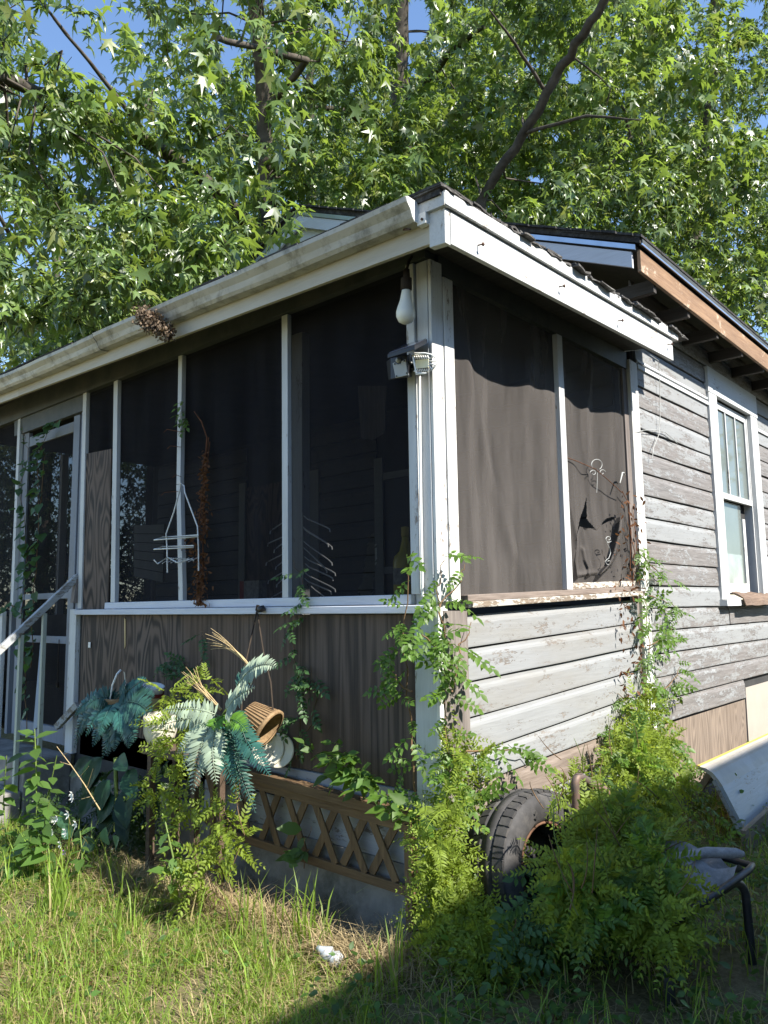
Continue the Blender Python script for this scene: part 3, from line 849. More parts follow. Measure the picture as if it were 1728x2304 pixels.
# boxed corner
cb = MB().hexa([(.238, -.305, 2.992), (.326, -.305, 2.985), (.326, -.268, 2.985), (.238, -.268, 2.992)], [(.238, -.305, 3.150), (.326, -.305, 3.146), (.326, -.268, 3.146), (.238, -.268, 3.150)])
cb.build('eave_corner', MT['fascia_y'], house, bevel=.003)
def rk(y): return 2.992 + .027 * (y + .3)
q = lambda y, a0, a1, d0, d1: [(a0, y, rk(y) + d0), (a1, y, rk(y) + d0), (a1, y, rk(y) + d1), (a0, y, rk(y) + d1)]
MB().hexa(q(-.264, .302, .327, 0, .150), q(2.235, .302, .327, 0, .145)).build('rake_fascia', MT['fascia_y'], house, bevel=.003)
MB().hexa(q(-.320, .300, .343, .158, .222), q(2.30, .300, .343, .150, .212)).build('rake_trim', MT['fascia_y'], house, bevel=.002)
MB().hexa([(.10, -.324, 3.152), (.338, -.324, 3.146), (.338, -.29, 3.146), (.10, -.29, 3.152)], [(.10, -.324, 3.212), (.338, -.324, 3.205), (.338, -.29, 3.205), (.10, -.29, 3.212)]).build('corner_trim', MT['fascia_y'], house)
nl = MB()
for px, py in ((1075, 552), (1258, 645), (1390, 722), (1502, 775)):
    p = SD(px, py, .327); nl.tube([p, p + Vector((.03, -.004, -.006))], .0035, 5); nl.lathe([(0, .03), (.009, .03), (.009, .034), (0, .034)], p, (1, -.1, -.2), 6)
nl.build('fascia_nail', MT['nail'], house)
p = FR(893, 517, -.29); MB().tube([p, FR(923, 516, -.35)], .005, 5).build('gutter_spike', MT['nail'], house)
# K-style gutter
prof = [(-.293, .0), (-.293, -.094), (-.352, -.096), (-.366, -.080), (-.378, -.050), (-.402, -.022), (-.406, .000), (-.396, .004), (-.393, -.010), (-.370, -.040), (-.356, -.086), (-.298, -.086), (-.299, .0)]
def gz(x): return 3.205 - .0285 * (x - .19)
def gut(x0, x1, nm='gutter', dz=0.0):
    n = 14; rows = []
    for i in range(n + 1):
        x = x0 + (x1 - x0) * i / n
        sag = .004 * math.sin(x * 2.1)
        rows.append([(x, yy - .003 * math.sin(x * 7 + zz * 30), gz(x) + zz + sag + dz) for yy, zz in prof])
    m = len(prof)
    vs = [v for r in rows for v in r]
    fs = [(i * m + k, i * m + (k + 1) % m, (i + 1) * m + (k + 1) % m, (i + 1) * m + k) for i in range(n) for k in range(m)]
    fs += [tuple(range(m)), tuple(n * m + k for k in range(m - 1, -1, -1))]
    return MB().add(vs, fs).build(nm, MT['gutter'], house)
gt = gut(-2.55, .192); gut(-6.2, -2.552, dz=-.006)
MB().prism([(.193, yy, gz(.19) + zz) for yy, zz in prof[:8]] , (.004, 0, 0)).build('end_cap', MT['plasticwhite'], gt)
p = FR(957, 486, -.297)
MB().box((.193, -.330, 3.098), (.240, -.296, 3.150)).build('end_flange', MT['plasticwhite'], gt)
MB().tube([(.222, -.331, 3.118), (.222, -.336, 3.118)], .006, 8).build('screw', MT['nail'], gt)

# --- main gable roof
MT['soffit2'] = barewood('old_rafter_wood', (.04, .035, .03), (.085, .074, .065), 'x')
PX, PZ, EX, EZ, RY = -2.92, 5.13, .30, 3.735, 1.80
sl = (PZ - EZ) / (EX - PX)
LX = PX - (EX - PX)
for sgn, ex in ((1, EX), (-1, LX)):
    r = MB().prism([(PX, RY - .03, PZ + .02), (ex + .03 * sgn, RY - .03, EZ - .005), (ex + .03 * sgn, RY - .03, EZ + .035), (PX, RY - .03, PZ + .065)], (0, 8.2, 0)).build('main_roof', MT['shingle'], house)
    MB().prism([(PX, RY, PZ - .02), (ex, RY, EZ - .045), (ex, RY, EZ - .012), (PX, RY, PZ + .016)], (0, 8.1, 0)).build('roof_deck', MT['soffit'], house)
    MB().prism([(PX, RY - .026, PZ - .135), (ex - .03 * sgn, RY - .026, EZ - .150), (ex - .03 * sgn, RY - .026, EZ - .045), (PX, RY - .026, PZ - .025)], (0, .022, 0)).build('rake_board', MT['fascia_x2'] if 'fascia_x2' in MT else MT['white_x'], house)
    MB().prism([(PX, RY - .036, PZ - .022), (ex, RY - .036, EZ - .042), (ex, RY - .036, EZ - .008), (PX, RY - .036, PZ + .016)], (0, .012, 0)).build('drip_edge', MT['drip'], house)
    yy = RY - .05
    for i in range(30):
        f0, f1 = i / 30, (i + 1) / 30 - .002
        xa, xb = PX + (ex - PX) * f0, PX + (ex - PX) * f1
        za, zb = PZ + .02 + (EZ - PZ - .02) * f0, PZ + .02 + (EZ - PZ - .02) * f1
        o = random.uniform(0, .02)
        MB().prism([(xa, yy - o, za + .046), (xb, yy - o, zb + .046), (xb, yy - o, zb + .060 + random.uniform(0, .006)), (xa, yy - o, za + .060)], (0, .3, 0)).build('shingle', MT['shingle'], r)
MB().prism([(LX + .35, 1.83, 3.66), (-1.2, 1.83, 3.66), (-1.2, 1.83, PZ - .07 - sl * 1.72), (PX, 1.83, PZ - .06), (LX + .35, 1.83, 3.70)], (0, .05, 0)).build('gable_wall', MT['white_x'], house)
MB().prism([(-1.199, 2.242, 3.21), (EX - .33, 2.242, 3.21), (EX - .33, 2.242, 3.66), (-1.199, 2.242, PZ - .06 - sl * 1.721)], (0, .05, 0)).build('gable_wall', MT['dark'], house)  # dark wood, with the soffit's shade put into its colour
q = lambda y, z0: [(EX - .006, y, z0), (EX + .018, y, z0), (EX + .018, y, z0 + .150), (EX - .006, y, z0 + .150)]
MB().hexa(q(RY + .0, 3.552), q(9.8, 3.47)).build('eave_fascia', MT['brownfascia'], house, bevel=.003)
q = lambda y, z0: [(EX + .019, y, z0), (EX + .040, y, z0), (EX + .040, y, z0 + .045), (EX + .019, y, z0 + .045)]
MB().hexa(q(RY - .01, 3.722), q(9.8, 3.655)).build('eave_trim', MT['beam'], house)
MB().hexa([(EX + .036, RY - .02, 3.718), (EX + .041, RY - .02, 3.718), (EX + .041, RY - .02, 3.730), (EX + .036, RY - .02, 3.730)], [(EX + .042, 9.8, 3.651), (EX + .047, 9.8, 3.651), (EX + .047, 9.8, 3.663), (EX + .042, 9.8, 3.663)]).build('drip_edge', MT['drip'], house)
for y in np.arange(2.05, 9.5, .61):
    MB().box((.0, y, 3.50), (EX - .008, y + .045, 3.59)).build('rafter_tail', MT['soffit2'], house)
for i in range(24):
    y0 = RY - .04 + i * .33
    MB().hexa([(-.2, y0, 3.985), (EX + .045, y0, EZ + .030 - i * .0028), (EX + .045, y0 + .325, EZ + .030 - i * .0028), (-.2, y0 + .325, 3.985)],
              [(-.2, y0, 4.000), (EX + .045, y0, EZ + .048 - i * .0028), (EX + .045, y0 + .325, EZ + .046 - i * .0028), (-.2, y0 + .325, 4.000)]).build('shingle', MT['shingle'], house)
# ------------------------------------------------------------------ unseen house, added to throw the low shade
shade_house = thing('house', 'unseen two storey house with grey gable roof, added to shade the chair and tyre', 'house', (8.6, 0, 0))
MB().box((5.9, -9, -.1), (11.5, 9, 5.6)).build('wall', MT['siding'], shade_house)
for sg, x0, x1 in ((-1, 8.7, 5.36), (1, 8.7, 12.04)):
    MB().prism([(x0, -9.5, 7.2), (x1, -9.5, 5.32), (x1, -9.5, 5.40), (x0, -9.5, 7.3)], (0, 19, 0)).build('roof', MT['shingle'], shade_house)
for y in (-6, -2, 2, 6):
    for z in (1.2, 3.8):
        f = MB().box((5.86, y - .5, z), (5.91, y + .5, z + 1.4)).build('window', MT['white_y'], shade_house)
        MB().box((5.84, y - .42, z + .08), (5.861, y + .42, z + 1.32)).build('pane', MT['glass'], f)

# ------------------------------------------------------------------ lamp bulb under the eave
P = FR(914, 652, -.13)
bl = thing('light_bulb', 'bare white light bulb in a dark socket hanging under the eave', 'light bulb', P)
MB().lathe([(.0, .0), (.020, .002), (.024, -.02), (.030, -.055), (.040, -.085), (.046, -.108), (.0462, -.112), (.045, -.132), (.034, -.155), (.014, -.166), (0, -.168)], P, (0.05, 0, 1), 20).build('globe', MT['bulbglass'], bl)
MB().lathe([(0, .10), (.014, .10), (.017, .06), (.026, .055), (.027, .0), (.022, -.004), (0, -.004)], P, (.05, 0, 1), 14).build('socket', MT['cord'], bl)
MB().tube([P + Vector((.005, 0, .10)), P + Vector((.004, .02, .15)), P + Vector((-.01, .06, .19))], .007, 6).build('cable', MT['cord'], bl)

# ------------------------------------------------------------------ solar floodlight
yb = -.10
fp = lambda x, y, d=yb: FR(850 + x / 8.295, 740 + y / 8.295, d)
fl = thing('solar_floodlight', 'black solar floodlight with two lamp heads fixed to the corner post', 'floodlight', fp(560, 800))
def quadslab(ps, depth, name, mat, parent, bevel=0):
    mb = MB().prism([ps[3], ps[2], ps[1], ps[0]], depth)
    return mb.build(name, MT[mat], parent, bevel=bevel)
# the tilted panel
a_, b_, c_, d_ = fp(180, 470, -.24), fp(690, 312, -.24), fp(925, 185, -.04), fp(520, 300, -.04)
pn = MB().hexa([a_, b_, c_, d_], [p + Vector((0, 0, -.020)) for p in (a_, b_, c_, d_)]).build('solar_panel', MT['blackplastic'], fl, bevel=.002)
cen = (a_ + b_ + c_ + d_) / 4
ins = lambda p: p.lerp(cen, .08) + Vector((0, 0, .002))
MB().hexa([ins(p) for p in (a_, b_, c_, d_)], [ins(p) + Vector((0, 0, .003)) for p in (a_, b_, c_, d_)]).build('cell', MT['solar'], pn)
# left head
hd = MB().hexa([fp(150, 600, -.14), fp(280, 480, -.17), fp(600, 470, -.15), fp(640, 600, -.10)][::-1] and [fp(240, 945, -.16), fp(575, 890, -.16), fp(560, 480, -.16), fp(240, 540, -.16)],
               [fp(200, 960, -.07), fp(640, 900, -.07), fp(640, 480, -.07), fp(160, 600, -.07)]).build('lamp_head', MT['blackplastic'], fl, bevel=.004)
MB().prism([fp(330, 912, -.165), fp(560, 860, -.165), fp(515, 560, -.165), fp(440, 600, -.165), fp(425, 655, -.165), fp(365, 660, -.165), fp(320, 620, -.165), fp(272, 640, -.165)], (0, .01, 0)).build('cover_plate', MT['greyplastic'], hd, bevel=.002)
MB().lathe([(.0, .012), (.010, .010), (.014, .0), (.014, -.01), (0, -.01)], fp(385, 585, -.165), (0, -1, 0), 14).build('sensor_eye', MT['greyplastic'], hd)
for q_ in ((318, 655), (495, 598), (540, 825), (350, 880)):
    MB().lathe([(0, .002), (.004, .002), (.004, 0)], fp(*q_, -.167), (0, -1, 0), 8).build('screw', MT['blackplastic'], hd)
MB().tube([fp(600, 470, -.13), fp(590, 600, -.14), fp(640, 650, -.13)], .006, 6).build('bracket', MT['greyplastic'], fl)
# right head with its wire guard
rh = MB().hexa([fp(690, 770, -.14), fp(950, 730, -.15), fp(945, 540, -.15), fp(690, 560, -.14)], [fp(660, 790, -.08), fp(960, 760, -.08), fp(960, 520, -.08), fp(660, 520, -.08)]).build('lamp_head', MT['blackplastic'], fl, bevel=.003)
MB().prism([fp(700, 740, -.146), fp(940, 715, -.156), fp(935, 560, -.156), fp(700, 580, -.146)], (0, .006, 0)).build('led_panel', MT['led'], rh)
cg = MB()
for d0, sx in ((-.165, 0), (-.205, 0)):
    k = 0 if d0 > -.18 else 1
    top = [fp(650 + 30 * k, 500 - 45 * k, d0), fp(880, 460 - 8 * k, d0), fp(1000 + 10 * k, 480, d0), fp(1080 + 30 * k, 560, d0 + .01), fp(1085 + 35 * k, 640, d0 + .01), fp(1010, 770, d0), fp(900, 830, d0), fp(720, 850 - 30 * k, d0), fp(650 + 10 * k, 520, d0)]
    cg.tube(top, .0034, 5)
for i in range(7):
    x = 670 + i * 42
    cg.tube([fp(x, 500, -.16), fp(x + 35, 560, -.16)], .0032, 4); cg.tube([fp(x + 10, 800, -.16), fp(x + 40, 745, -.16)], .0032, 4)
for x, y in ((1000, 520), (1050, 600), (1040, 680), (980, 760)): cg.tube([fp(950, 600 + (y - 600) * .5, -.155), fp(x + 40, y, -.19)], .0032, 4)
cg.build('wire_guard', MT['plasticwhite'], rh)
MB().box((fp(520, 700).x, -.10, fp(520, 760).z), (fp(700, 700).x, -.018, fp(520, 680).z)).build('mount', MT['blackplastic'], fl, bevel=.004)
solo(MB().tube([FR(944, 838, -.03), FR(945, 1000, -.03), FR(947.5, 1180, -.03), FR(951, 1342, -.03)], .007, 8), 'conduit', MT['wire'], 'thin white cable pipe running down the front of the corner post', 'cable')

# ------------------------------------------------------------------ dry clump hanging out of the gutter
G = FR(345, 728, -.41)
dt = thing('debris_clump', 'clump of dry brown seed heads spilling over the gutter', 'debris', G)
n = 1500
pp = rng.normal(0, 1, (n, 3)); pp /= np.linalg.norm(pp, axis=1, keepdims=True); pp *= rng.random((n, 1)) ** .4
kk = rng.random((n, 1)) ** 1.2
ctr = np.array(FR(322, 708, -.42))[None] * (1 - kk) + np.array(FR(382, 752, -.40))[None] * kk
pos = ctr + pp * np.array([.085, .06, .075]) * (1.15 - .5 * kk) * rng.uniform(.5, 1.25, (n, 1))
tv = np.array([[-.3, 0, 0], [.3, 0, .05], [.35, .6, .25], [-.3, .7, .1], [0, 1.2, .0]]); tt = np.array([[0, 1, 2], [0, 2, 3], [3, 2, 4]])
R = frames(rng.normal(0, 1, (n, 3)) + [0, -.2, -.4], rng.normal(0, 1, (n, 3)))
V, T = scatter(tv, tt, pos, R, rng.uniform(.008, .024, n))
arr_obj('seed_heads', V, T, MT['debris'], dt, 'stuff')
mb = MB()
for i in range(26):
    p = Vector(pos[rng.integers(n)]); mb.tube([G.lerp(p, .3), p, p + Vector(rng.normal(0, .03, 3))], .0016, 4, False)
mb.build('twigs', MT['deadvine'], dt)

# ------------------------------------------------------------------ wire things by the screens
z6 = lambda x, y, d=-.07: FR(x / 3.318, 900 + y / 3.318, d)
cd = thing('wire_caddy', 'white wire shower caddy hanging on the batten beside the dead vine', 'caddy', z6(1360, 1280))
MB().tube([z6(1250, 1290), z6(1247, 1100), z6(1240, 1000), z6(1300, 830), z6(1345, 660), z6(1350, 620), z6(1375, 640), z6(1380, 690), z6(1475, 945), z6(1482, 1100), z6(1483, 1275)], .0045, 6).build('frame', MT['wire'], cd)
for (x0, y0, x1, y1) in ((1150, 1045, 1482, 1020), (1150, 1115, 1445, 1100)):
    mb = MB().tube([z6(x0, y0, -.17), z6(x1, y1, -.17), z6(x1, y1 - 12, -.06), z6(x0 + 60, y0 - 20, -.06), z6(x0, y0, -.17)], .0042, 6)
    mb.build('shelf', MT['wire'], cd)
tr = MB().tube([z6(1150, 1195, -.18), z6(1175, 1222, -.18), z6(1250, 1175, -.10), z6(1325, 1215, -.18), z6(1430, 1185, -.10), z6(1445, 1200, -.10)], .004, 6)
for i in range(8):
    x = 1180 + i * 32
    tr.tube([z6(x, 1222 - i * 2, -.18), z6(x + 70, 1178, -.08)], .0028, 4)
tr.tube([z6(1240, 1180, -.08), z6(1450, 1190, -.08)], .003, 4).build('tray', MT['wire'], cd)

z7 = lambda x, y, d=.20: FR(400 + x / 2.765, 900 + y / 2.765, d)
pr = thing('hanger_rack', 'upright rack of bright wire hanger prongs behind the front screen', 'rack', z7(780, 1240))
MB().tube([z7(775, 700), z7(780, 1240)], .006, 6).build('upright', MT['wire'], pr)
for (x0, y0, x1, y1) in ((785, 720, 945, 805), (780, 790, 958, 915), (785, 800, 935, 900), (785, 880, 958, 1015), (785, 920, 925, 1060), (790, 975, 978, 1080), (795, 1020, 963, 1110), (795, 1075, 978, 1180), (790, 1110, 953, 1195), (830, 1160, 918, 1232),
                         (700, 735, 577, 818), (700, 830, 562, 895), (700, 860, 602, 935), (700, 935, 552, 1015), (700, 980, 612, 1040), (700, 1045, 564, 1128), (700, 1085, 617, 1150), (700, 1165, 587, 1228)):
    s_ = 1 if x1 > x0 else -1
    MB().tube([z7(x0, y0), z7(x0 + s_ * 22, y0 + 20 * (1 if s_ > 0 else .6)), z7(x0 + (x1 - x0) * .88, y0 + (y1 - y0) * .84, .16), z7(x1, y1 - 2, .15), z7(x1 + s_ * 3, y1 + 16, .15)], .0042, 5).build('prong', MT['wire'], pr)
a_ = FR(655, 1300, .09).x; b_ = FR(680, 1300, .09).x
bx = thing('card_box', 'small card box with a red end standing on the porch sill inside', 'box', FR(566, 1346, .10))
A, B = FR(545, 1346, .09), FR(588, 1346, .09); zt = FR(566, 1307, .09).z
MB().box((A.x, .07, 1.498), (A.x + (B.x - A.x) * .22, .13, zt)).build('red_end', MT['redbox'], bx)
MB().box((A.x + (B.x - A.x) * .22 + .001, .07, 1.498), (B.x, .13, zt)).build('printed_side', MT['greybox'], bx)
J = FR(914, 1343, .09)
jg = thing('plastic_jug', 'yellow plastic jug on the porch sill inside the corner', 'jug', J)
MB().lathe([(0, 0), (.058, 0), (.062, .02), (.062, .17), (.055, .20), (.030, .225), (.018, .28), (.016, .31), (0, .31)], J, (0, 0, 1), 16).build('body', MT['yellowplastic'], jg)
MB().lathe([(.020, .30), (.020, .345), (0, .35)], J, (0, 0, 1), 12).build('cap', MT['yellowtrim'], jg)
MB().lathe([(.0635, .06), (.0635, .14)], J, (0, 0, 1), 16).build('paper_label', MT['greybox'], jg)

def spiral(c, r0, r1, turns, a0, d, n=22):
    return [(c[0] + (r0 + (r1 - r0) * i / n) * math.cos(a0 + d * 2 * math.pi * turns * i / n), c[1] + (r0 + (r1 - r0) * i / n) * math.sin(a0 + d * 2 * math.pi * turns * i / n)) for i in range(n + 1)]
z5 = lambda x, y, d=.012: SD(1250 + x / 5.53, 1000 + y / 5.53, d)
sc_ = thing('scroll_ornament', 'thin curled wire ornament poking through the torn side screen', 'wire ornament', z5(520, 620))
MB().tube([z5(x, y, .012) for x, y in spiral((512, 252), 66, 66, .86, 1.9, 1)], .0025, 5).tube([z5(x, y, .012) for x, y in ((520, 320), (518, 450), (512, 600))], .0022, 5).build('upper_loop', MT['greyplastic'], sc_)
MB().tube([z5(x, y, .012) for x, y in spiral((470, 355), 40, 14, .9, 3.3, 1)], .0022, 5).tube([z5(x, y, .012) for x, y in spiral((580, 350), 40, 14, .9, 6.0, -1)], .0022, 5).build('side_curl', MT['greyplastic'], sc_)
s2 = thing('scroll_ornament', 'small S shaped wire curl lying against the pouch of the torn screen', 'wire ornament', z5(660, 1500, .09))
pts = [z5(x, y, .05) for x, y in spiral((660, 1175), 12, 45, 1.2, 2.0, -1)] + [z5(x, y, .05) for x, y in ((640, 1225), (672, 1290), (685, 1350), (660, 1420))] + [z5(x, y, .05) for x, y in spiral((660, 1465), 42, 14, 1.1, 4.4, -1)]
MB().tube(pts, .0025, 5).build('curl', MT['greyplastic'], s2)
# loose wires at the rake end
z2 = lambda x, y, d=.05: SD(1328 + x / 3.6875, 850 + y / 3.6875, d)
mb = MB().tube([SD(1405, 790, .06), SD(1445, 787, .08), SD(1482, 812, .06), z2(578, 60), z2(580, 330), z2(570, 470), z2(525, 580), z2(515, 670)], .0028, 5)
solo(mb, 'wire', MT['greyplastic'], 'thin loose wire drooping from the rake end over the siding', 'wire')
solo(MB().tube([z2(378, 455, .03), z2(440, 435, .04), z2(540, 432, .04), z2(620, 450, .04), z2(690, 510, .035), z2(722, 545, .03)], .0028, 5), 'wire', MT['greyplastic'], 'short bowed wire lying across the siding beside the end post', 'wire')

# ------------------------------------------------------------------ steps and handrail at the door
stp = thing('doorstep', 'mossy concrete steps below the screen door', 'steps', (-4.05, -.4, 0))
for i, (z, y) in enumerate(((.40, -.40), (.21, -.78))):
    MB().box((-4.75, y, -.05), (-3.36, -.05 if i == 0 else -.402, z), .012).build('step', MT['concrete'], stp, bevel=.01)
hr = thing('handrail', 'worn white wooden handrail sloping down from the screen door', 'handrail', (-3.43, -.4, 0))
MT['railwood'] = painted('worn_handrail_paint', (.40, .42, .43), (.2, .18, .15), .50, 'y', .35)
A, B = Vector((-3.43, -.01, 1.70)), Vector((-3.43, -1.35, .42))
MB().beam(A, B, .040, .046).build('rail', MT['railwood'], hr, bevel=.003)
MB().beam(A + Vector((.0, -.02, -.20)), A + Vector((0, .0, -.02)), .045, .05, (1, 0, 0)).build('bracket', MT['grey_z'], hr)
MT['baluster'] = painted('greenish_baluster', (.42, .46, .40), (.2, .18, .14), .35, 'z', .3)
for y in (-.255, -.415):
    z = 1.70 + y * (1.28 / 1.34) - .03
    MB().box((-3.445, y - .014, -.05), (-3.415, y + .014, z), .002).build('baluster', MT['baluster'], hr, bevel=.002)
solo(MB().beam(FR(128, 1636, -.12), FR(175, 1585, -.06), .035, .045), 'loose_rail', MT['railwood'], 'short loose weathered rail propped against the white door jamb', 'rail')
MT['bluewood'] = painted('blue_grey_slat_paint', (.22, .27, .34), (.15, .14, .13), .2, 'z', .2)
solo(MB().beam(FR(97, 1442, -.06), FR(81, 1640, -.20), .07, .015, (0, 1, 0)), 'slat', MT['bluewood'], 'blue grey slat leaning on the screen door behind the baluster', 'board')

# ------------------------------------------------------------------ lattice panel against the porch front
la = thing('lattice_panel', 'brown wooden lattice panel with a top rail against the porch front', 'lattice', (-.7, -.09, .1))
zl = lambda x, y, d=-.09: FR(450 + x / 2.765, 1650 + y / 2.765, d)
TL, TR = Vector((-1.55, -.09, .560)), Vector((-.088, -.09, .507))
BL, BR = Vector((-1.55, -.09, .205)), Vector((-.100, -.09, .190))
def strip(a, b, w_, d0, d1, name, m):
    q = lambda y: [Vector((a.x, y, a.z - w_ / 2)), Vector((b.x, y, b.z - w_ / 2)), Vector((b.x, y, b.z + w_ / 2)), Vector((a.x, y, a.z + w_ / 2))]
    return MB().hexa(q(d0), q(d1)).build(name, MT[m], la, bevel=.002)
strip(TL + Vector((0, 0, .0)), TR, .046, -.118, -.050, 'top_rail', 'lattice')
strip(TL + Vector((0, 0, -.048)), TR + Vector((-.03, 0, -.048)), .040, -.100, -.075, 'top_rail', 'lattice')
strip(BL, BR + Vector((-.03, 0, 0)), .042, -.100, -.075, 'bottom_rail', 'lattice')
MB().box((-.128, -.112, .02), (-.088, -.070, .478), .002).build('post', MT['latticez'], la, bevel=.003)
MB().box((-1.58, -.112, .02), (-1.54, -.070, .53), .002).build('post', MT['latticez'], la, bevel=.003)
xc = [zl(1140, 690).x, zl(955, 660).x, zl(775, 595).x, zl(595, 555).x, zl(430, 500).x, zl(260, 450).x, zl(90, 400).x]
def bar(x0, z0, x1, z1, d0, d1, w_=.042):
    d = Vector((x1 - x0, 0, z1 - z0)).normalized(); s = Vector((-d.z, 0, d.x)) * w_ / 2
    a, b = Vector((x0, 0, z0)), Vector((x1, 0, z1))
    q = lambda y: [p + Vector((0, y, 0)) for p in (a - s, b - s, b + s, a + s)]
    return MB().hexa(q(d0), q(d1)).build('lattice_strip', MT['latticez'], la, bevel=.002)
for x in xc:
    zt_, zb_ = .470 - .036 * (x + .1), .214
    j = random.uniform(-.006, .006)
    bar(x - .072 + j, zt_, x + .080, zb_, -.0985, -.0885)
    bar(x + .085, zt_, x - .078 + j, zb_, -.0875, -.0775)

# ------------------------------------------------------------------ stand with pots, basket of ferns
MT['standwood'] = barewood('dark_stand_wood', (.06, .04, .028), (.14, .095, .065), 'x')
stn = thing('plant_stand', 'low wooden stand holding the white pots under the fern', 'stand', FR(330, 1790, -.32))
z0_ = lambda x, y, d=-.30: FR(x / 3.318, 1400 + y / 3.318, d)
a_, b_ = z0_(1050, 920, -.42), z0_(1420, 985, -.42)
zt = z0_(1050, 920, -.42).z
MB().box((a_.x, -.42, zt - .045), (b_.x + .04, -.20, zt), .002).build('seat_board', MT['standwood'], stn, bevel=.003)
for x in (a_.x + .04, b_.x - .02):
    for y in (-.40, -.24):
        MB().box((x, y, -.02), (x + .035, y + .035, zt - .046)).build('leg', MT['standwood'], stn)
cp = Vector(((z0_(1190, 800, -.34)).x, -.33, zt))
solo(MB().lathe([(0, 0), (.05, .002), (.075, .02), (.092, .07), (.094, .15), (.088, .17), (.085, .15), (.07, .05), (0, .03)], cp, (.08, -.1, 1), 22), 'pot', MT['cream'], 'round cream enamel pot on the low wooden stand', 'pot')
cp2 = FR(337, 1600, -.22)
pt2 = thing('pot', 'small white and dull red pot behind the cream one', 'pot', cp2)
MB().lathe([(0, 0), (.05, 0), (.062, .14), (.066, .16), (.060, .16), (0, .05)], cp2, (.25, 0, 1), 18).build('body', MT['plasticwhite'], pt2)
MB().lathe([(.0655, .10), (.0675, .125)], cp2, (.25, 0, 1), 18).build('red_band', MT['redbox'], pt2)

def bez(p0, p1, p2, n=14):
    return [p0 * (1 - t) ** 2 + p1 * 2 * t * (1 - t) + p2 * t ** 2 for t in [i / n for i in range(n + 1)]]
PIN = np.array([[0, 0, 0], [-.13, .28, .03], [.13, .25, .03], [-.14, .62, .02], [.12, .60, .02], [.02, 1.0, -.08]])
PINT = np.array([[0, 2, 1], [1, 2, 3], [2, 4, 3], [3, 4, 5]])
def frond(p0, p1, p2, wd, n, face, mat, parent, name='frond', droop=.25, label=None):
    pts = bez(Vector(p0), Vector(p1), Vector(p2), 24)
    Ptn = np.array(pts)
    ts = np.linspace(.10, .985, n)
    pos, tip, nr, sc = [], [], [], []
    for t in ts:
        f = t * 24; i = min(int(f), 23)
        p = Ptn[i] + (Ptn[i + 1] - Ptn[i]) * (f - i)
        d = Ptn[i + 1] - Ptn[i]; d = d / np.linalg.norm(d)
        s = np.cross(d, np.array(face)); s /= np.linalg.norm(s)
        L = wd * math.sin(math.pi * (.10 + .90 * t) ** .75) ** .8 + .006
        for sg in (-1, 1):
            pos.append(p); tip.append(s * sg + d * .32 + np.array([0, 0, -droop]) + rng.normal(0, .07, 3)); nr.append(np.array(face) + rng.normal(0, .18, 3)); sc.append(L * rng.uniform(.9, 1.08))
    V, T = scatter(PIN * [.85, 1, 1], PINT, np.array(pos), frames(np.array(tip), np.array(nr)), np.array(sc))
    mb = MB().tube(pts[::2], list(np.linspace(.004, .0015, 13)), 4, False)
    V2 = np.array(mb.v); T2 = np.array([t for f in mb.f for t in ((f[0], f[1], f[2]), (f[0], f[2], f[3]))])
    V, T = join((V, T), (V2, T2))
    o = arr_obj(name, V, T, MT[mat], parent)
    if label: o['label'] = label
    return o
FACE = (.45, -.75, .45)
z3 = lambda x, y, d: FR(350 + x / 3.318, 1350 + y / 3.318, d)
fb = thing('artificial_fern', 'pale teal artificial fern in sun spilling from the tipped wicker basket', 'artificial plant', z3(520, 900, -.5))
for p0, p1, p2, w_, n, m in (
    ((430, 900), (330, 1000), (275, 1450), .085, 24, 'fern_pale'), ((420, 900), (300, 980), (212, 1255), .065, 22, 'fern_pale'), ((450, 930), (400, 1080), (455, 1375), .065, 20, 'fern_pale'),
    ((480, 900), (440, 1130), (598, 1365), .070, 22, 'fern_teal'), ((540, 900), (560, 1150), (700, 1490), .060, 22, 'fern_dark'), ((600, 900), (690, 1080), (855, 1312), .062, 22, 'fern_teal'),
    ((480, 870), (300, 780), (55, 822), .060, 20, 'fern_pale'), ((460, 880), (250, 850), (5, 955), .060, 20, 'fern_pale'), ((530, 860), (540, 720), (742, 652), .065, 18, 'fern_pale'),
    ((610, 640), (740, 420), (900, 498), .065, 20, 'fern_pale'), ((620, 700), (640, 560), (760, 480), .050, 14, 'fern_dark'), ((540, 900), (600, 860), (682, 985), .050, 14, 'fern_green'), ((560, 980), (640, 1300), (745, 1590), .045, 20, 'fern_dark'),
    ((520, 950), (500, 1200), (640, 1500), .055, 20, 'fern_dark'), ((400, 930), (260, 1000), (160, 1150), .045, 16, 'fern_pale'), ((470, 880), (380, 960), (330, 1250), .06, 20, 'fern_dark'), ((560, 850), (640, 880), (700, 1150), .055, 18, 'fern_dark'), ((520, 860), (430, 900), (420, 960), .05, 12, 'fern_green')):
    dz = rng.uniform(-.03, .03)
    k_ = -.08 if m in ('fern_pale', 'fern_green') else (-.03 if m == 'fern_teal' else .04)
    frond(z3(*p0, -.50 + dz + k_ * .4), z3(*p1, -.58 + dz + k_), z3(*p2, -.56 + dz + k_), w_, n, FACE, m, fb)
MB().tube([z3(490, 880, -.50), z3(560, 760, -.48), z3(620, 640, -.48)], .006, 5).build('stem', MT['greenstem'], fb)

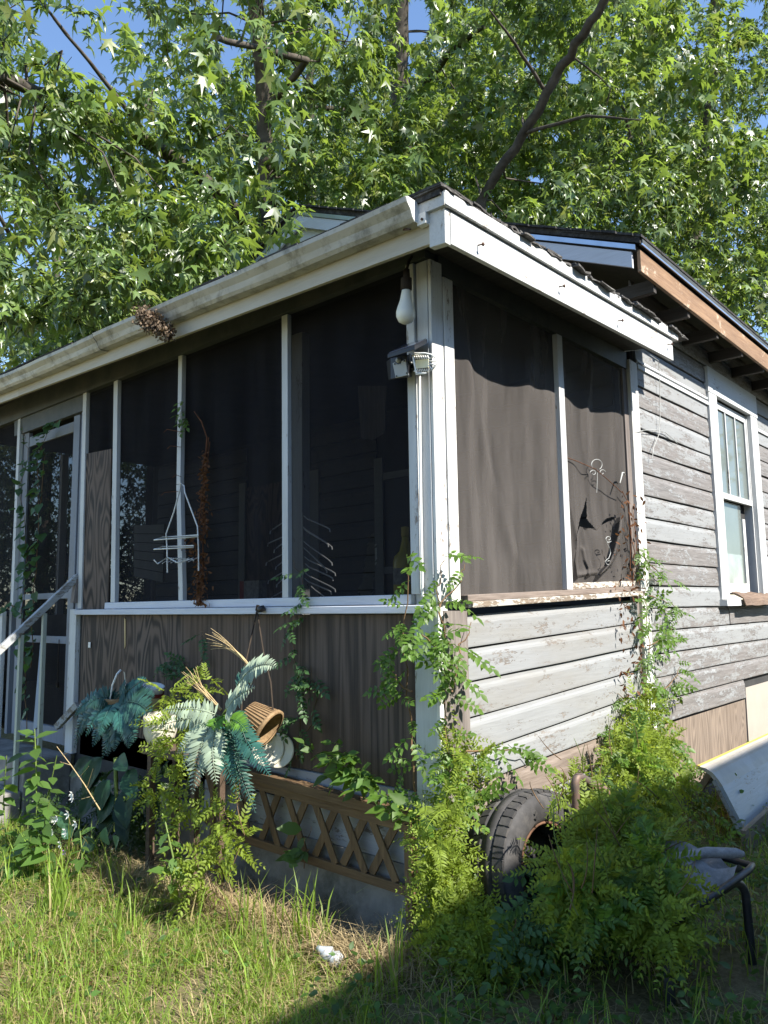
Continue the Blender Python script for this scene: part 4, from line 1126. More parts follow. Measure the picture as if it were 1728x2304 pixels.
bk = thing('wicker_basket', 'tipped wicker hanging basket on dark cords below the porch sill', 'basket', z3(800, 1000, -.38))
c0, c1 = z3(690, 850, -.40), z3(845, 965, -.36)
ax = c1 - c0; L = ax.length; axn = ax.normalized()
prof = []
for i in range(41):
    t = i / 40
    prof.append((.062 + .034 * t + (.0032 if i % 2 else -.001), L * t))
bkb = MB().lathe(prof + [(.085, L), (.055, .004), (0, .002)], c0, ax, 28).build('body', MT['wicker'], bk)
mb = MB()
mb.lathe([(.094, L - .012), (.103, L - .010), (.104, L + .006), (.092, L + .008)], c0, ax, 28).build('rim', MT['wicker'], bk)
xx = axn.cross(Vector((0, 0, 1))).normalized(); yy_ = axn.cross(xx)
mb = MB()
for k in range(36):
    t = 2 * math.pi * k / 36; u = xx * math.cos(t) + yy_ * math.sin(t)
    mb.tube([c0 + u * .066, c0 + ax * .95 + u * .099], .0022, 4)
mb.build('stakes', MT['wicker'], bk)
hk = FR(578, 1374, -.065)
MB().tube([hk, z3(690, 390, -.2), z3(650, 560, -.33), c0 + xx * .06], .0045, 5).tube([hk, z3(805, 390, -.2), z3(860, 620, -.32), c1 + Vector((.03, 0, .09))], .0045, 5).tube([hk, hk + Vector((.01, .0, .03))], .01, 6).build('cords', MT['cord'], bk)
mb = MB().lathe([(0, 0), (.024, .004), (.02, .03), (0, .034)], FR(590, 1376, -.07), (0, -.4, 1), 10).build('hook_knob', MT['blackplastic'], bk)

def spray(name, label, base, tips, mid, m, r=.0022):
    o = thing(name, label, 'dried grass', base)
    for k, t in enumerate(tips):
        j = Vector(rng.normal(0, .012, 3))
        MB().tube(bez(base + j * .2, mid + j, t + j, 8), list(np.linspace(r * 1.1, r * .45, 9)), 4, False).build('stalk', MT[m], o)
    return o
spray('dried_grass_spray', 'dried tan grass spray standing highest, in front of the plywood', z3(700, 495, -.46), [z3(x, y, -.5) for x, y in ((430, 220), (385, 262), (383, 300), (385, 345), (420, 240), (400, 280), (460, 235), (395, 325), (385, 360), (440, 250), (410, 300))], z3(570, 320, -.48), 'straw')
spray('dried_grass_spray', 'lower dried tan grass spray leaning left above the pale fern', z3(490, 820, -.52), [z3(x, y, -.55) for x, y in ((178, 535), (205, 515), (240, 560), (290, 505), (312, 470), (190, 560), (260, 600), (300, 540), (215, 590), (235, 630))], z3(360, 690, -.54), 'straw')

def disc(c, r, ax, name, label):
    return solo(MB().lathe([(0, 0), (r * .80, .0), (r * .86, .006), (r, .010), (r * 1.01, .016), (r * .98, .018), (r * .86, .012), (0, .008)], c, ax, 30), name, MT['cream'], label, 'lid')
disc(z3(848, 1110, -.085) , .092, (.5, -1, .25), 'lid', 'nearer of two round cream lids leaning on the plywood under the basket')
disc(z3(925, 1125, -.06), .088, (.5, -1, .25), 'lid', 'cream lid half hidden behind another against the plywood')

# the shaded fern in its basket with a white handle
lf = thing('artificial_fern', 'dark teal artificial fern hanging over the left basket in shade', 'artificial plant', z0_(870, 650, -.36))
C0 = (880, 600)
for tx, ty, mx, my, m, w_ in ((765, 1012, 850, 700, 'fern_teal', .062), (715, 900, 800, 650, 'fern_dark', .055), (590, 860, 700, 520, 'fern_teal', .060), (555, 940, 610, 560, 'fern_dark', .055), (640, 850, 760, 560, 'fern_teal', .060), (850, 960, 870, 760, 'fern_dark', .055),
                       (960, 940, 960, 720, 'fern_dark', .055), (1090, 425, 980, 470, 'fern_teal', .050), (560, 700, 660, 500, 'fern_teal', .055), (1120, 700, 1060, 560, 'fern_dark', .060), (1010, 800, 1000, 600, 'fern_dark', .060), (700, 760, 770, 540, 'fern_teal', .055),
                       (900, 820, 890, 680, 'fern_teal', .055), (1150, 560, 1040, 520, 'fern_dark', .055), (640, 640, 760, 500, 'fern_dark', .055), (690, 930, 780, 640, 'fern_teal', .062), (610, 800, 700, 580, 'fern_dark', .062), (800, 1000, 830, 720, 'fern_dark', .060), (740, 840, 800, 600, 'fern_teal', .062), (1000, 900, 960, 680, 'fern_dark', .060), (580, 780, 640, 540, 'fern_teal', .06), (1060, 640, 1000, 540, 'fern_dark', .06), (930, 470, 930, 500, 'fern_dark', .05)):
    dz = rng.uniform(-.05, .05)
    frond(z0_(*C0, -.34), z0_(mx, my, -.44 + dz), z0_(tx, ty, -.46 + dz), w_ * 1.35, 24, (.3, -.85, .4), m, lf)
lb = thing('handled_basket', 'basket with a tall white strap handle holding the shaded fern', 'basket', z0_(880, 760, -.30))
cb_ = z0_(900, 780, -.30)
MB().lathe([(0, 0), (.09, 0), (.13, .16), (.136, .18), (.125, .18), (.11, .05), (0, .04)], cb_, (0, 0, 1), 20).build('body', MT['wicker'], lb)
hp = [z0_(818, 570, -.40), z0_(835, 470, -.39), z0_(870, 385, -.37), z0_(900, 352, -.33), z0_(925, 370, -.29), z0_(935, 450, -.26), z0_(925, 560, -.24)]
mb = MB(); vs = []; 
for p in hp:
    vs += [p + Vector((-.018, .008, 0)), p + Vector((.018, -.008, 0)), p + Vector((.018, -.002, -.004)), p + Vector((-.018, .014, -.004))]
fs = [(i * 4 + k, i * 4 + (k + 1) % 4, (i + 1) * 4 + (k + 1) % 4, (i + 1) * 4 + k) for i in range(len(hp) - 1) for k in range(4)]
mb.add(vs, fs).build('handle', MT['plasticwhite'], lb)

# broad mottled leaves in the dark below
def broadleaf(c, tip, nrm, L, wd, mat, parent, name='leaf', curl=.15):
    n, k = 8, 4
    y = Vector(tip).normalized(); z = Vector(nrm); z = (z - y * z.dot(y)).normalized(); x = y.cross(z)
    vs, fs = [], []
    for i in range(n + 1):
        t = i / n
        w_ = wd * math.sin(math.pi * min(1, t ** .75 * .98 + .01)) ** .8
        for j in range(-k, k + 1):
            s = j / k
            vs.append(Vector(c) + y * (L * t) + x * (w_ * s) + z * (-curl * L * t * t + .22 * w_ * abs(s) + .02 * L * math.sin(t * 9 + s * 3)))
    m = 2 * k + 1
    fs = [(i * m + j, i * m + j + 1, (i + 1) * m + j + 1, (i + 1) * m + j) for i in range(n) for j in range(2 * k)]
    return MB().add(vs, fs, True).build(name, MT[mat], parent)
pl = thing('artificial_leafy_plant', 'dark mottled broad leaved plastic plant below the shaded fern', 'artificial plant', z0_(860, 1500, -.45))
for x, y, tx, ty, L, wd in ((760, 1010, -.5, -.9, .27, .075), (860, 1300, -.6, -.75, .20, .075), (930, 1400, .5, -.8, .19, .055), (880, 1010, .9, -.1, .20, .05), (760, 1130, -.7, -.6, .2, .05), (900, 1330, .75, -.55, .2, .055), (700, 1040, -.8, -.35, .22, .06), (960, 1100, .8, -.6, .2, .06), (820, 1180, -.3, -.95, .2, .07), (940, 1240, .5, -.85, .22, .065), (700, 1300, -.6, -.7, .18, .06), (840, 1440, -.2, -.9, .16, .06)):
    broadleaf(z0_(x, y, -.45), (tx, -.35, ty), (.2, -.8, .5), L, wd, 'bigleaf', pl)
MB().tube([z0_(862, 1010, -.43), z0_(868, 1250, -.43), z0_(860, 1560, -.43)], .012, 6).build('stem', MT['greenstem'], pl)
sp = thing('artificial_leafy_plant', 'small plastic plant with silver striped round leaves near the white flowers', 'artificial plant', z0_(560, 1700, -.62))
for x, y, tx, ty in ((540, 1600, -.6, .6), (600, 1660, .2, .9), (800, 1660, .1, .9), (700, 1700, -.5, .5), (860, 1680, .6, .6), (500, 1530, -.4, .8)):
    broadleaf(z0_(x, y, -.62), (tx, -.3, ty), (.1, -.9, .3), .095, .045, 'striped', sp)
fw_ = thing('artificial_flowers', 'bunch of faded white cloth flowers lying in the weeds', 'flowers', z0_(440, 1560, -.68))
for i in range(12):
    c = z0_(440 + rng.normal(0, 55), 1490 + rng.normal(0, 60), -.70 + rng.normal(0, .03)) if i < 9 else z0_(545 + rng.normal(0, 15), 1280 + rng.normal(0, 40), -.60)
    mb = MB()
    for k in range(5):
        a = 2 * math.pi * k / 5 + i
        mb.add([c, c + Vector((math.cos(a - .5), -.2, math.sin(a - .5))) * .017, c + Vector((math.cos(a), -.5, math.sin(a))) * .026, c + Vector((math.cos(a + .5), -.2, math.sin(a + .5))) * .017], [(0, 1, 2, 3)])
    mb.build('blossom', MT['white_petal'], fw_)
pf = thing('artificial_flowers', 'single purple blossom low in the grass beside the white flowers', 'flowers', z0_(485, 1740, -.75))
c = z0_(485, 1720, -.75); mb = MB()
for k in range(5):
    a = 2 * math.pi * k / 5
    mb.add([c, c + Vector((math.cos(a - .5), -.2, math.sin(a - .5))) * .014, c + Vector((math.cos(a), -.5, math.sin(a))) * .020, c + Vector((math.cos(a + .5), -.2, math.sin(a + .5))) * .014], [(0, 1, 2, 3)])
mb.build('blossom', MT['purple_petal'], pf)

# ------------------------------------------------------------------ tyre
TC = Vector((.285, .30, .275)); TAX = Vector((.96, -.10, .16)).normalized()
ty = thing('tyre', 'worn black car tyre leaning against the porch side wall in the weeds', 'tyre', (TC.x, TC.y, 0))
prof = [(.195, -.080), (.215, -.098), (.262, -.106), (.300, -.100), (.322, -.084), (.328, -.070), (.330, -.036), (.322, -.034), (.322, -.026), (.331, -.024), (.331, .024), (.322, .026), (.322, .034), (.330, .036), (.328, .070), (.322, .084), (.300, .100), (.262, .106), (.215, .098), (.195, .080), (.190, .07), (.215, .06), (.30, .05), (.305, 0), (.30, -.05), (.215, -.06), (.190, -.07), (.195, -.080)]
tyb = MB().lathe(prof, TC, TAX, 64).build('carcass', MT['rubber'], ty)
rimx = TAX.cross(Vector((0, 0, 1))).normalized(); rimy = TAX.cross(rimx)
mbt = None
for sgn in (-1, 1):
    me = None
    for k in range(46):
        a = 2 * math.pi * k / 46
        u = rimx * math.cos(a) + rimy * math.sin(a); v_ = -rimx * math.sin(a) + rimy * math.cos(a)
        Rm = Matrix((u, v_, TAX)).transposed().to_4x4()
        if me is None:
            b = MB().hexa([(.318, -.0185, .040 * sgn), (.318, .0185, .040 * sgn), (.318, .0225, .090 * sgn), (.312, -.0145, .090 * sgn)][::1], [(.3345, -.0185, .040 * sgn), (.3345, .0185, .040 * sgn), (.327, .0225, .090 * sgn), (.327, -.0145, .090 * sgn)])
            me = b.mesh('tread_block', MT['rubber'])
        o = bpy.data.objects.new('tread_block', me); COL.objects.link(o); o.parent = ty
        o.matrix_local = Matrix.Translation(TC - ty.location) @ Rm
MB().lathe([(.190, -.072), (.197, -.082), (.188, -.084), (.182, -.070)], TC, TAX, 40).lathe([(.190, .072), (.197, .084), (.188, .086), (.182, .070)], TC, TAX, 40).build('bead', MT['rust'], ty)
MB().lathe([(0, -.02), (.05, -.02), (.06, -.045), (.13, -.055), (.165, -.03), (.188, -.05), (.188, -.065), (.0, -.07)], TC, TAX, 32).build('dark_hollow_disc', MT['blackmetal'], ty)  # dark disc added so the hollow of the tyre reads as shade

# ------------------------------------------------------------------ chair with cloth
ch = thing('metal_chair', 'low black tubular metal chair half buried in fern beside the tyre', 'chair', (.85, .3, 0))
FRt, FLt = Vector((1.09, .545, .335)), Vector((.60, .62, .335))
BRt, BLt = Vector((1.00, .02, .30)), Vector((.52, .10, .30))
def arc(p0, pc, p1, n=6): return bez(p0, pc, p1, n)
leg = [Vector((1.105, .57, -.02)), Vector((1.10, .56, .26))] + arc(Vector((1.10, .56, .27)), FRt + Vector((.004, .0, .0)), FRt + Vector((-.012, -.07, 0))) + [BRt]
MB().tube(leg, .017, 10).build('side_tube', MT['blackmetal'], ch)
leg2 = [FLt + Vector((.0, .0, -.36)), FLt + Vector((0, 0, -.06))] + arc(FLt + Vector((0, 0, -.06)), FLt, FLt + Vector((-.01, -.07, 0))) + [BLt]
MB().tube(leg2, .017, 10).build('side_tube', MT['blackmetal'], ch)
for p in (BRt, BLt): MB().tube([p, p + Vector((-.02, .02, -.33))], .02, 8).build('leg', MT['blackmetal'], ch)
MB().tube([BRt, BRt + Vector((.02, -.02, .02)), BRt.lerp(FRt, .5) + Vector((.035, 0, .03)), FRt + Vector((.035, -.01, .045)), FRt + Vector((.03, .055, .045)), FRt + Vector((-.05, .075, .045)), FLt + Vector((.05, .04, .05)), FLt + Vector((-.02, .0, .04)), BLt], .014, 10).build('seat_rim', MT['blackmetal'], ch)
ZA = .70
a1, a2 = SD(1293, 1742, .42), SD(1412, 1806, .46)
d_ = (a2 - a1).normalized(); b0 = a1 + Vector((0, 0, -.55)); 
bt = [a1 + Vector((0, 0, -.60)), a1 + Vector((0, 0, -.07))] + arc(a1 + Vector((0, 0, -.06)), a1, a1 + d_ * .06) + [a2 - d_ * .05] + arc(a2 - d_ * .05, a2, a2 + Vector((0, 0, -.06))) + [a2 + Vector((0, 0, -.60))]
MB().tube(bt, .020, 10).build('back_tube', MT['armrust'], ch, label='rust topped bent back tube')
# cloth sagging over the seat: a wrinkled sheet
nu, nv = 40, 40
u, v = np.meshgrid(np.linspace(0, 1, nu), np.linspace(0, 1, nv), indexing='ij')
A_, B_, C_, D_ = [np.array(p) for p in (BLt + Vector((-.02, 0, .04)), BRt + Vector((.02, 0, .03)), FRt + Vector((.03, .03, .05)), FLt + Vector((0, .03, .06)))]
P_ = (A_[None, None] * ((1 - u) * (1 - v))[..., None] + B_ * (u * (1 - v))[..., None] + C_ * (u * v)[..., None] + D_ * ((1 - u) * v)[..., None])
sag = -.085 * (np.sin(np.pi * u) * np.sin(np.pi * v)) ** .7
wr = .018 * np.sin(9 * u + 5 * v + 1.5 * np.sin(5 * v)) + .012 * np.sin(17 * v - 7 * u) + .030 * np.exp(-((u - .45 - .3 * v) / .05) ** 2) + .04 * np.exp(-((v - .82) / .06) ** 2) * np.clip(u * 1.3 - .2, 0, 1)
P_[..., 2] += sag + wr * np.clip(np.minimum(u, v) * 6 + .2, 0, 1)
idx = np.arange(nu * nv).reshape(nu, nv)
T = np.concatenate([np.stack([idx[:-1, :-1].ravel(), idx[1:, :-1].ravel(), idx[1:, 1:].ravel()], 1), np.stack([idx[:-1, :-1].ravel(), idx[1:, 1:].ravel(), idx[:-1, 1:].ravel()], 1)])
cl = arr_obj('cloth', P_.reshape(-1, 3), T, MT['cloth'], None, None, True)
tagit(cl, 'crumpled grey cloth lying on the seat of the metal chair', 'cloth')
mb = MB().tube([FRt + Vector((-.22, -.12, .07)), FRt + Vector((-.12, -.02, .085)), FRt + Vector((-.02, .03, .09)), FRt + Vector((.0, .05, .085))], [.016, .022, .020, .012], 10)
solo(mb, 'cloth', MT['cloth'], 'rolled grey rag at the front corner of the metal chair', 'cloth')

# ------------------------------------------------------------------ leaning panel and plank at the right edge
lp = thing('leaning_panel', 'pale blue grey panel with rounded cream top edge leaning before the house wall', 'panel', (.5, 3, 0))
pr = [(.612, -.02), (.455, .300), (.432, .335), (.40, .372), (.360, .395), (.318, .402)]
y0, y1 = 2.27, 5.2
def sheet(prof, y0, y1, t, name, mat, parent):
    n = len(prof); vs = []
    for y in (y0, y1):
        vs += [(x, y, z) for x, z in prof] + [(x - t, y, z - t * .6) for x, z in prof]
    fs = []
    for i in range(n - 1):
        fs += [(i, i + 1, 2 * n + i + 1, 2 * n + i), (n + i, 3 * n + i, 3 * n + i + 1, n + i + 1), (i, n + i, n + i + 1, i + 1), (2 * n + i, 2 * n + i + 1, 3 * n + i + 1, 3 * n + i)]
    fs += [(0, 2 * n, 3 * n, n), (n - 1, 2 * n - 1, 4 * n - 1, 3 * n - 1)]
    return MB().add(vs, fs).build(name, MT[mat], parent)
sheet(pr[:2], y0, y1, .022, 'face', 'panelpale', lp); sheet([pr[1]] + pr[2:], y0 + .001, y1, .022, 'rounded_edge', 'panelcream', lp)
sheet([(.317, .4025), (.296, .4035)], y0 + .02, y1, .012, 'trim_strip', 'yellowtrim', lp)
sheet([(.592, -.03), (.415, .335)], y0 - .012, y0 + .03, .02, 'end_strip', 'railwood', lp)
for k in (2.7, 3.6, 4.5): MB().beam((.05, k, .0), (.30, k, .38), .04, .04).build('strut', MT['grey_z'], lp)
pk = MB().beam((.615, 2.10, .03), (.60, 4.2, .13), .03, .14)
solo(pk, 'plank', MT['grey_z'] if False else barewood('grey_brown_plank', (.20, .16, .12), (.36, .31, .25), 'y'), 'weathered grey brown plank on edge at the foot of the leaning panel', 'plank')

# ------------------------------------------------------------------ crumpled clear bottle in the grass
bm = MB(); c = W(740, 2150, 2, .05)
prof = [(.0, 0), (.026, .004), (.034, .03), (.022, .045), (.033, .06), (.024, .08), (.014, .10), (.010, .115), (0, .116)]
bm.lathe(prof, c + Vector((.05, .02, -.02)), (-.8, -.3, .35), 12)
bt = NB('cloudy_clear_plastic')
pb = bt.bsdf((.82, .87, .92), .12, .6, Transmission_Weight=.55)
solo(bm, 'plastic_bottle', bt.done(pb), 'crumpled cloudy clear plastic bottle lying in the lawn grass', 'bottle')
# ------------------------------------------------------------------ leaf shapes
LEAFLET = np.array([[0, 0, 0], [-.24, .22, .04], [.24, .22, .04], [-.30, .48, .03], [.30, .48, .03], [-.15, .78, -.02], [.15, .78, -.02], [0, 1.05, -.10], [0, .45, -.03]])
LEAFLETT = np.array([[0, 8, 1], [0, 2, 8], [1, 8, 3], [2, 4, 8], [3, 8, 5], [4, 6, 8], [5, 8, 7], [8, 6, 7]])
LANCE = np.array([[0, 0, 0], [-.10, .25, .03], [.10, .25, .03], [-.11, .55, 0], [.11, .55, 0], [0, 1.0, -.16], [0, .4, -.02]])
LANCET = np.array([[0, 6, 1], [0, 2, 6], [1, 6, 3], [2, 4, 6], [3, 6, 5], [6, 4, 5]])
def star(droop=.28):
    angs = np.radians([90, 90 - 62, 90 - 128, 90 + 128, 90 + 62]); lens = [1.0, .88, .58, .58, .88]
    pts = [[0, .0, 0]]; tris = []
    order = [2, 1, 0, 4, 3]
    tips = [(math.cos(angs[i]) * lens[i], math.sin(angs[i]) * lens[i]) for i in order]
    shoulders = []
    for i in order:
        for s in (-1, 1):
            a = angs[i] - s * .30
            r = lens[i] * .50
            shoulders.append((math.cos(a) * r, math.sin(a) * r))
    notch = []
    for k in range(4):
        a = (angs[order[k]] % (2 * math.pi) + angs[order[k + 1]] % (2 * math.pi)) / 2
        a0, a1 = angs[order[k]], angs[order[k + 1]]
        if order[k] == 2: a0 = math.radians(-38)
        a = (a0 + a1) / 2 if order[k + 1] != 3 else (a0 + a1) / 2
        notch.append((math.cos(a) * .24, math.sin(a) * .24))
    V = [[0, 0, .03]]
    out = []
    V.append([.04, -.10, 0]); prev = 1
    for k in range(5):
        def zz(x, y): return -droop * (x * x + y * y)
        b0 = len(V); sx, sy = [], []
        s0, s1 = shoulders[2 * k], shoulders[2 * k + 1]
        # go round counter-clockwise: right hand shoulder first
        a0 = math.atan2(s0[1], s0[0]); a1 = math.atan2(s1[1], s1[0])
        V.append([s0[0], s0[1], zz(*s0) + .03]); V.append([tips[k][0], tips[k][1], zz(*tips[k])]); V.append([s1[0], s1[1], zz(*s1) + .03])
        out += [(0, prev, b0), (0, b0, b0 + 1), (0, b0 + 1, b0 + 2)]
        if k < 4:
            V.append([notch[k][0], notch[k][1], .0]); out.append((0, b0 + 2, b0 + 3)); prev = b0 + 3
        else:
            V.append([-.04, -.10, 0]); out.append((0, b0 + 2, b0 + 3)); out.append((0, b0 + 3, 1))
    V = np.array(V, float); V[:, 1] += .12
    return V * .62, np.array(out)
STAR, START = star()
def star10():
    V = [[0, .12, .03]]; a = [90, 64, 28, -5, -38, -90, 218, 185, 152, 116]; l = [1, .36, .88, .26, .60, .16, .60, .26, .88, .36]
    for t, r in zip(a, l): V.append([math.cos(math.radians(t)) * r, math.sin(math.radians(t)) * r + .12, -.28 * r * r + (.03 if r < .5 else 0)])
    return np.array(V) * .62, np.array([(0, i + 1, (i + 1) % 10 + 1) for i in range(10)])
STAR10, STAR10T = star10()
def star5():
    V, T = [], []
    for t, r in ((90, 1), (28, .88), (-38, .6), (218, .6), (152, .88)):
        c, s_ = math.cos(math.radians(t)), math.sin(math.radians(t)); n_ = len(V)
        V += [[-s_ * .21 - c * .10, c * .21 - s_ * .10 + .12, .02], [s_ * .21 - c * .10, -c * .21 - s_ * .10 + .12, .02], [c * r, s_ * r + .12, -.28 * r * r]]
        T.append((n_ + 1, n_ + 2, n_))
    return np.array(V) * .62, np.array(T)
STAR5, STAR5T = star5()

def compound(npairs, L, wd, var):
    r = np.random.default_rng(var)
    pts = [Vector((r.normal(0, .01), L * t, -.18 * L * t * t)) for t in np.linspace(0, 1, 7)]
    pos, tip, nr, sc = [], [], [], []
    for i in range(npairs):
        t = .25 + .68 * i / max(1, npairs - 1); y = L * t; z = -.18 * L * t * t
        for sg in (-1, 1):
            pos.append([0, y, z]); tip.append([sg * 1.0, .45 + r.normal(0, .1), -.22 + r.normal(0, .12)]); nr.append([r.normal(0, .2), r.normal(0, .2), 1]); sc.append(wd * r.uniform(.8, 1.1) * (1 - .25 * abs(t - .55)))
    pos.append([0, L, -.18 * L]); tip.append([0, 1, -.4]); nr.append([0, .2, 1]); sc.append(wd * 1.1)
    V, T = scatter(LEAFLET, LEAFLETT, np.array(pos, float), frames(np.array(tip, float), np.array(nr, float)), np.array(sc))
    mb = MB().tube(pts, .0022, 3, False)
    V2 = np.array(mb.v); T2 = np.array([t for f in mb.f for t in ((f[0], f[1], f[2]), (f[0], f[2], f[3]))])
    return join((V, T), (V2, T2))
def heart(L, var):
    r = np.random.default_rng(var)
    V = np.array([[0, 0, 0], [-.32, -.06, .05], [.32, -.06, .05], [-.48, .28, .06], [.48, .28, .06], [-.26, .68, 0], [.26, .68, 0], [0, 1.05, -.12], [0, .35, -.05], [0, -.22, -.05]]) * L
    T = np.array([[0, 8, 3], [0, 3, 1], [0, 2, 4], [0, 4, 8], [3, 8, 5], [8, 4, 6], [5, 8, 7], [8, 6, 7]])
    return V, T
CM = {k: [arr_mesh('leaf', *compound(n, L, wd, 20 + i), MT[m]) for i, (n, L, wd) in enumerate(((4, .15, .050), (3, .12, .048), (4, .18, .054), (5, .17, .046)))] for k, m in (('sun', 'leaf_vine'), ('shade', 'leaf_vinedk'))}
CM['heart'] = [arr_mesh('leaf', *heart(L, 3), MT['leaf_vinedk']) for L in (.075, .09, .06)]
CM['weed'] = [arr_mesh('leaf', LANCE * [2.3, 1, 1] * L, LANCET, MT['leaf_weed']) for L in (.15, .12, .18)]
CM['small'] = [arr_mesh('leaf', *compound(1, .055, .055, 50 + i), MT[m]) for i, m in enumerate(('leaf_vine', 'leaf_weed', 'leaf_vine'))]

def place(parent, me, p, tip, nrm, s=1.0, name='leaf'):
    y = Vector(tip).normalized(); z = Vector(nrm); z = (z - y * z.dot(y)).normalized(); x = y.cross(z)
    o = bpy.data.objects.new(name, me); COL.objects.link(o)
    o.parent = parent
    m = Matrix((x * s, y * s, z * s)).transposed().to_4x4()
    m.translation = Vector(p) - base_of(parent)
    o.matrix_local = m
    return o
def along(poly, t):
    seg = [(poly[i + 1] - poly[i]).length for i in range(len(poly) - 1)]
    d = t * sum(seg)
    for i, s in enumerate(seg):
        if d <= s or i == len(seg) - 1:
            return poly[i].lerp(poly[i + 1], min(1, d / max(s, 1e-6))), (poly[i + 1] - poly[i]).normalized()
        d -= s
def vine(name, label, cat, stems, key, n, out, spread=.06, side=.9, s=(.8, 1.15), stemmat='vinestem', r=.005, bias=None, down=.35):
    o = thing(name, label, cat, stems[0][0])
    for st in stems:
        fine = []
        for i in range(len(st) - 1):
            for k in range(4): fine.append(st[i].lerp(st[i + 1], k / 4) + Vector(rng.normal(0, .008, 3)))
        fine.append(st[-1])
        MB().tube(fine, list(np.linspace(r, r * .4, len(fine))), 5, False).build('stem', MT[stemmat], o)
    lens = [sum((a - b).length for a, b in zip(st, st[1:])) for st in stems]
    out = Vector(out).normalized()
    lat = Vector((0, 0, 1)).cross(out).normalized()
    for i in range(n):
        k = rng.choice(len(stems), p=np.array(lens) / sum(lens))
        p, d = along(stems[k], rng.random() if bias is None else rng.random() ** bias)
        sg = rng.choice((-1, 1))
        tip = lat * sg * side * rng.uniform(.3, 1.1) + out * rng.uniform(.15, .8) + Vector((0, 0, -down + rng.normal(0, .35)))
        nrm = out * .7 + Vector((0, 0, .75)) + Vector(rng.normal(0, .35, 3))
        p = p + Vector(rng.normal(0, spread * .5, 3)) * .6 + out * abs(rng.normal(0, spread * .5))
        place(o, CM[key][rng.integers(len(CM[key]))], p, tip, nrm, rng.uniform(*s))
    return o

# corner vine: up the corner post, arms to both sides
X0 = .06
cs_ = lambda *pts: [SD(x, y, .52) for x, y in pts]
cs = lambda *pts: [SD(x, y, X0) for x, y in pts]
vine('trumpet_vine', 'bright green trumpet vine climbing the corner post in the sun', 'vine',
     [cs((1015, 2060), (1010, 1800), (1005, 1600), (1000, 1430), (985, 1330), (1000, 1260)), cs((1010, 1560), (1040, 1450), (1060, 1400)), cs((1005, 1480), (960, 1440), (940, 1400)), cs((1010, 1700), (1090, 1690), (1160, 1690), (1210, 1700)), cs((1010, 1450), (985, 1370), (1030, 1310), (1045, 1270)), cs((1010, 1850), (1060, 1790), (1130, 1740))],
     'sun', 92, (.75, -.65, .1), .06, .95, (.58, .9))
f_ = lambda y_: (lambda *pts: [FR(x, y, y_) for x, y in pts])
vine('trumpet_vine', 'thin vine with drooping leaves in front of the shaded plywood edge at the corner', 'vine',
     [f_(-.10)((930, 1800), (925, 1640), (915, 1540), (905, 1420), (915, 1300), (930, 1240)), f_(-.12)((925, 1560), (890, 1530), (885, 1500))], 'sun', 34, (.2, -.95, .1), .05, 1.0, (.55, .9))
# end-post vine
vine('trumpet_vine', 'vine covering the end post between the porch and the house siding', 'vine',
     [cs((1478, 1790), (1470, 1680), (1462, 1560), (1455, 1450), (1450, 1340), (1448, 1230)), cs((1455, 1450), (1490, 1440), (1525, 1400)), cs((1460, 1340), (1490, 1350), (1530, 1370)), cs((1448, 1250), (1480, 1290), (1500, 1300)), cs((1465, 1600), (1420, 1580), (1390, 1560)), cs((1470, 1640), (1520, 1690), (1560, 1740)), cs((1465, 1560), (1510, 1540), (1530, 1500)), cs((1470, 1680), (1430, 1660), (1370, 1640)), cs((1475, 1740), (1540, 1780), (1600, 1800))],
     'sun', 190, (.8, -.6, .1), .05, .95, (.5, .85))
dv = thing('dead_vine', 'brown dead vine stems clinging to the end post beside the torn screen', 'vine', SD(1443, 1500, .05))
for pts in (((1400, 1105), (1412, 1130), (1420, 1200), (1418, 1290), (1425, 1350)), ((1398, 1110), (1370, 1080), (1340, 1055), (1300, 1035), (1270, 1026)), ((1425, 1140), (1432, 1230), (1420, 1330), (1440, 1420), (1445, 1520)), ((1412, 1180), (1428, 1260), (1440, 1290)), ((1450, 1500), (1452, 1620), (1462, 1720))):
    MB().tube([SD(x, y, .014) + Vector(rng.normal(0, .004, 3)) for x, y in pts], .0026, 5).build('stem', MT['deadvine'], dv)
n = 200; t_ = rng.random(n)
pos = np.array([SD(1418 + 22 * math.sin(i * 2.2) + rng.normal(0, 7) + 25 * max(0, t - .5), 1110 + t * 560, .05 + abs(rng.normal(0, .015))) for i, t in enumerate(t_)])
V, T = scatter(LANCE * [1.6, 1, 1], LANCET, pos, frames(rng.normal(0, 1, (n, 3)) + [.2, 0, -.9], rng.normal(0, 1, (n, 3)) + [.8, -.5, 0]), rng.uniform(.02, .05, n))
arr_obj('dead_leaves', V, T, MT['deadleaf'], dv, 'stuff')
dv = thing('dead_vine', 'thick rust brown dead vine in front of the dark front screen', 'vine', FR(445, 1345, -.03))
for pts in (((440, 928), (455, 950), (466, 985), (462, 1020), (455, 1060)), ((466, 985), (455, 1080), (452, 1180), (448, 1260), (440, 1360)), ((470, 990), (462, 1100), (458, 1230), (455, 1330))):
    MB().tube([FR(x, y, -.03) + Vector(rng.normal(0, .006, 3)) for x, y in pts], list(np.linspace(.003, .006, len(pts))), 5).build('stem', MT['deadvine'], dv)
n = 520; t_ = rng.random(n) ** .8
pos = np.array([FR(463 - 14 * t + rng.normal(0, 4 + 6 * t) - (30 * rng.random() if .55 < t < .66 else 0), 1010 + t * 350, -.03 - abs(rng.normal(0, .012))) for t in t_])
V, T = scatter(LANCE * [1.8, 1, 1], LANCET, pos, frames(rng.normal(0, .8, (n, 3)) + [0, -.2, -.8], rng.normal(0, 1, (n, 3)) + [0, -.8, 0]), rng.uniform(.018, .042, n))
arr_obj('dead_leaves', V, T, MT['deadleaf'], dv, 'stuff')
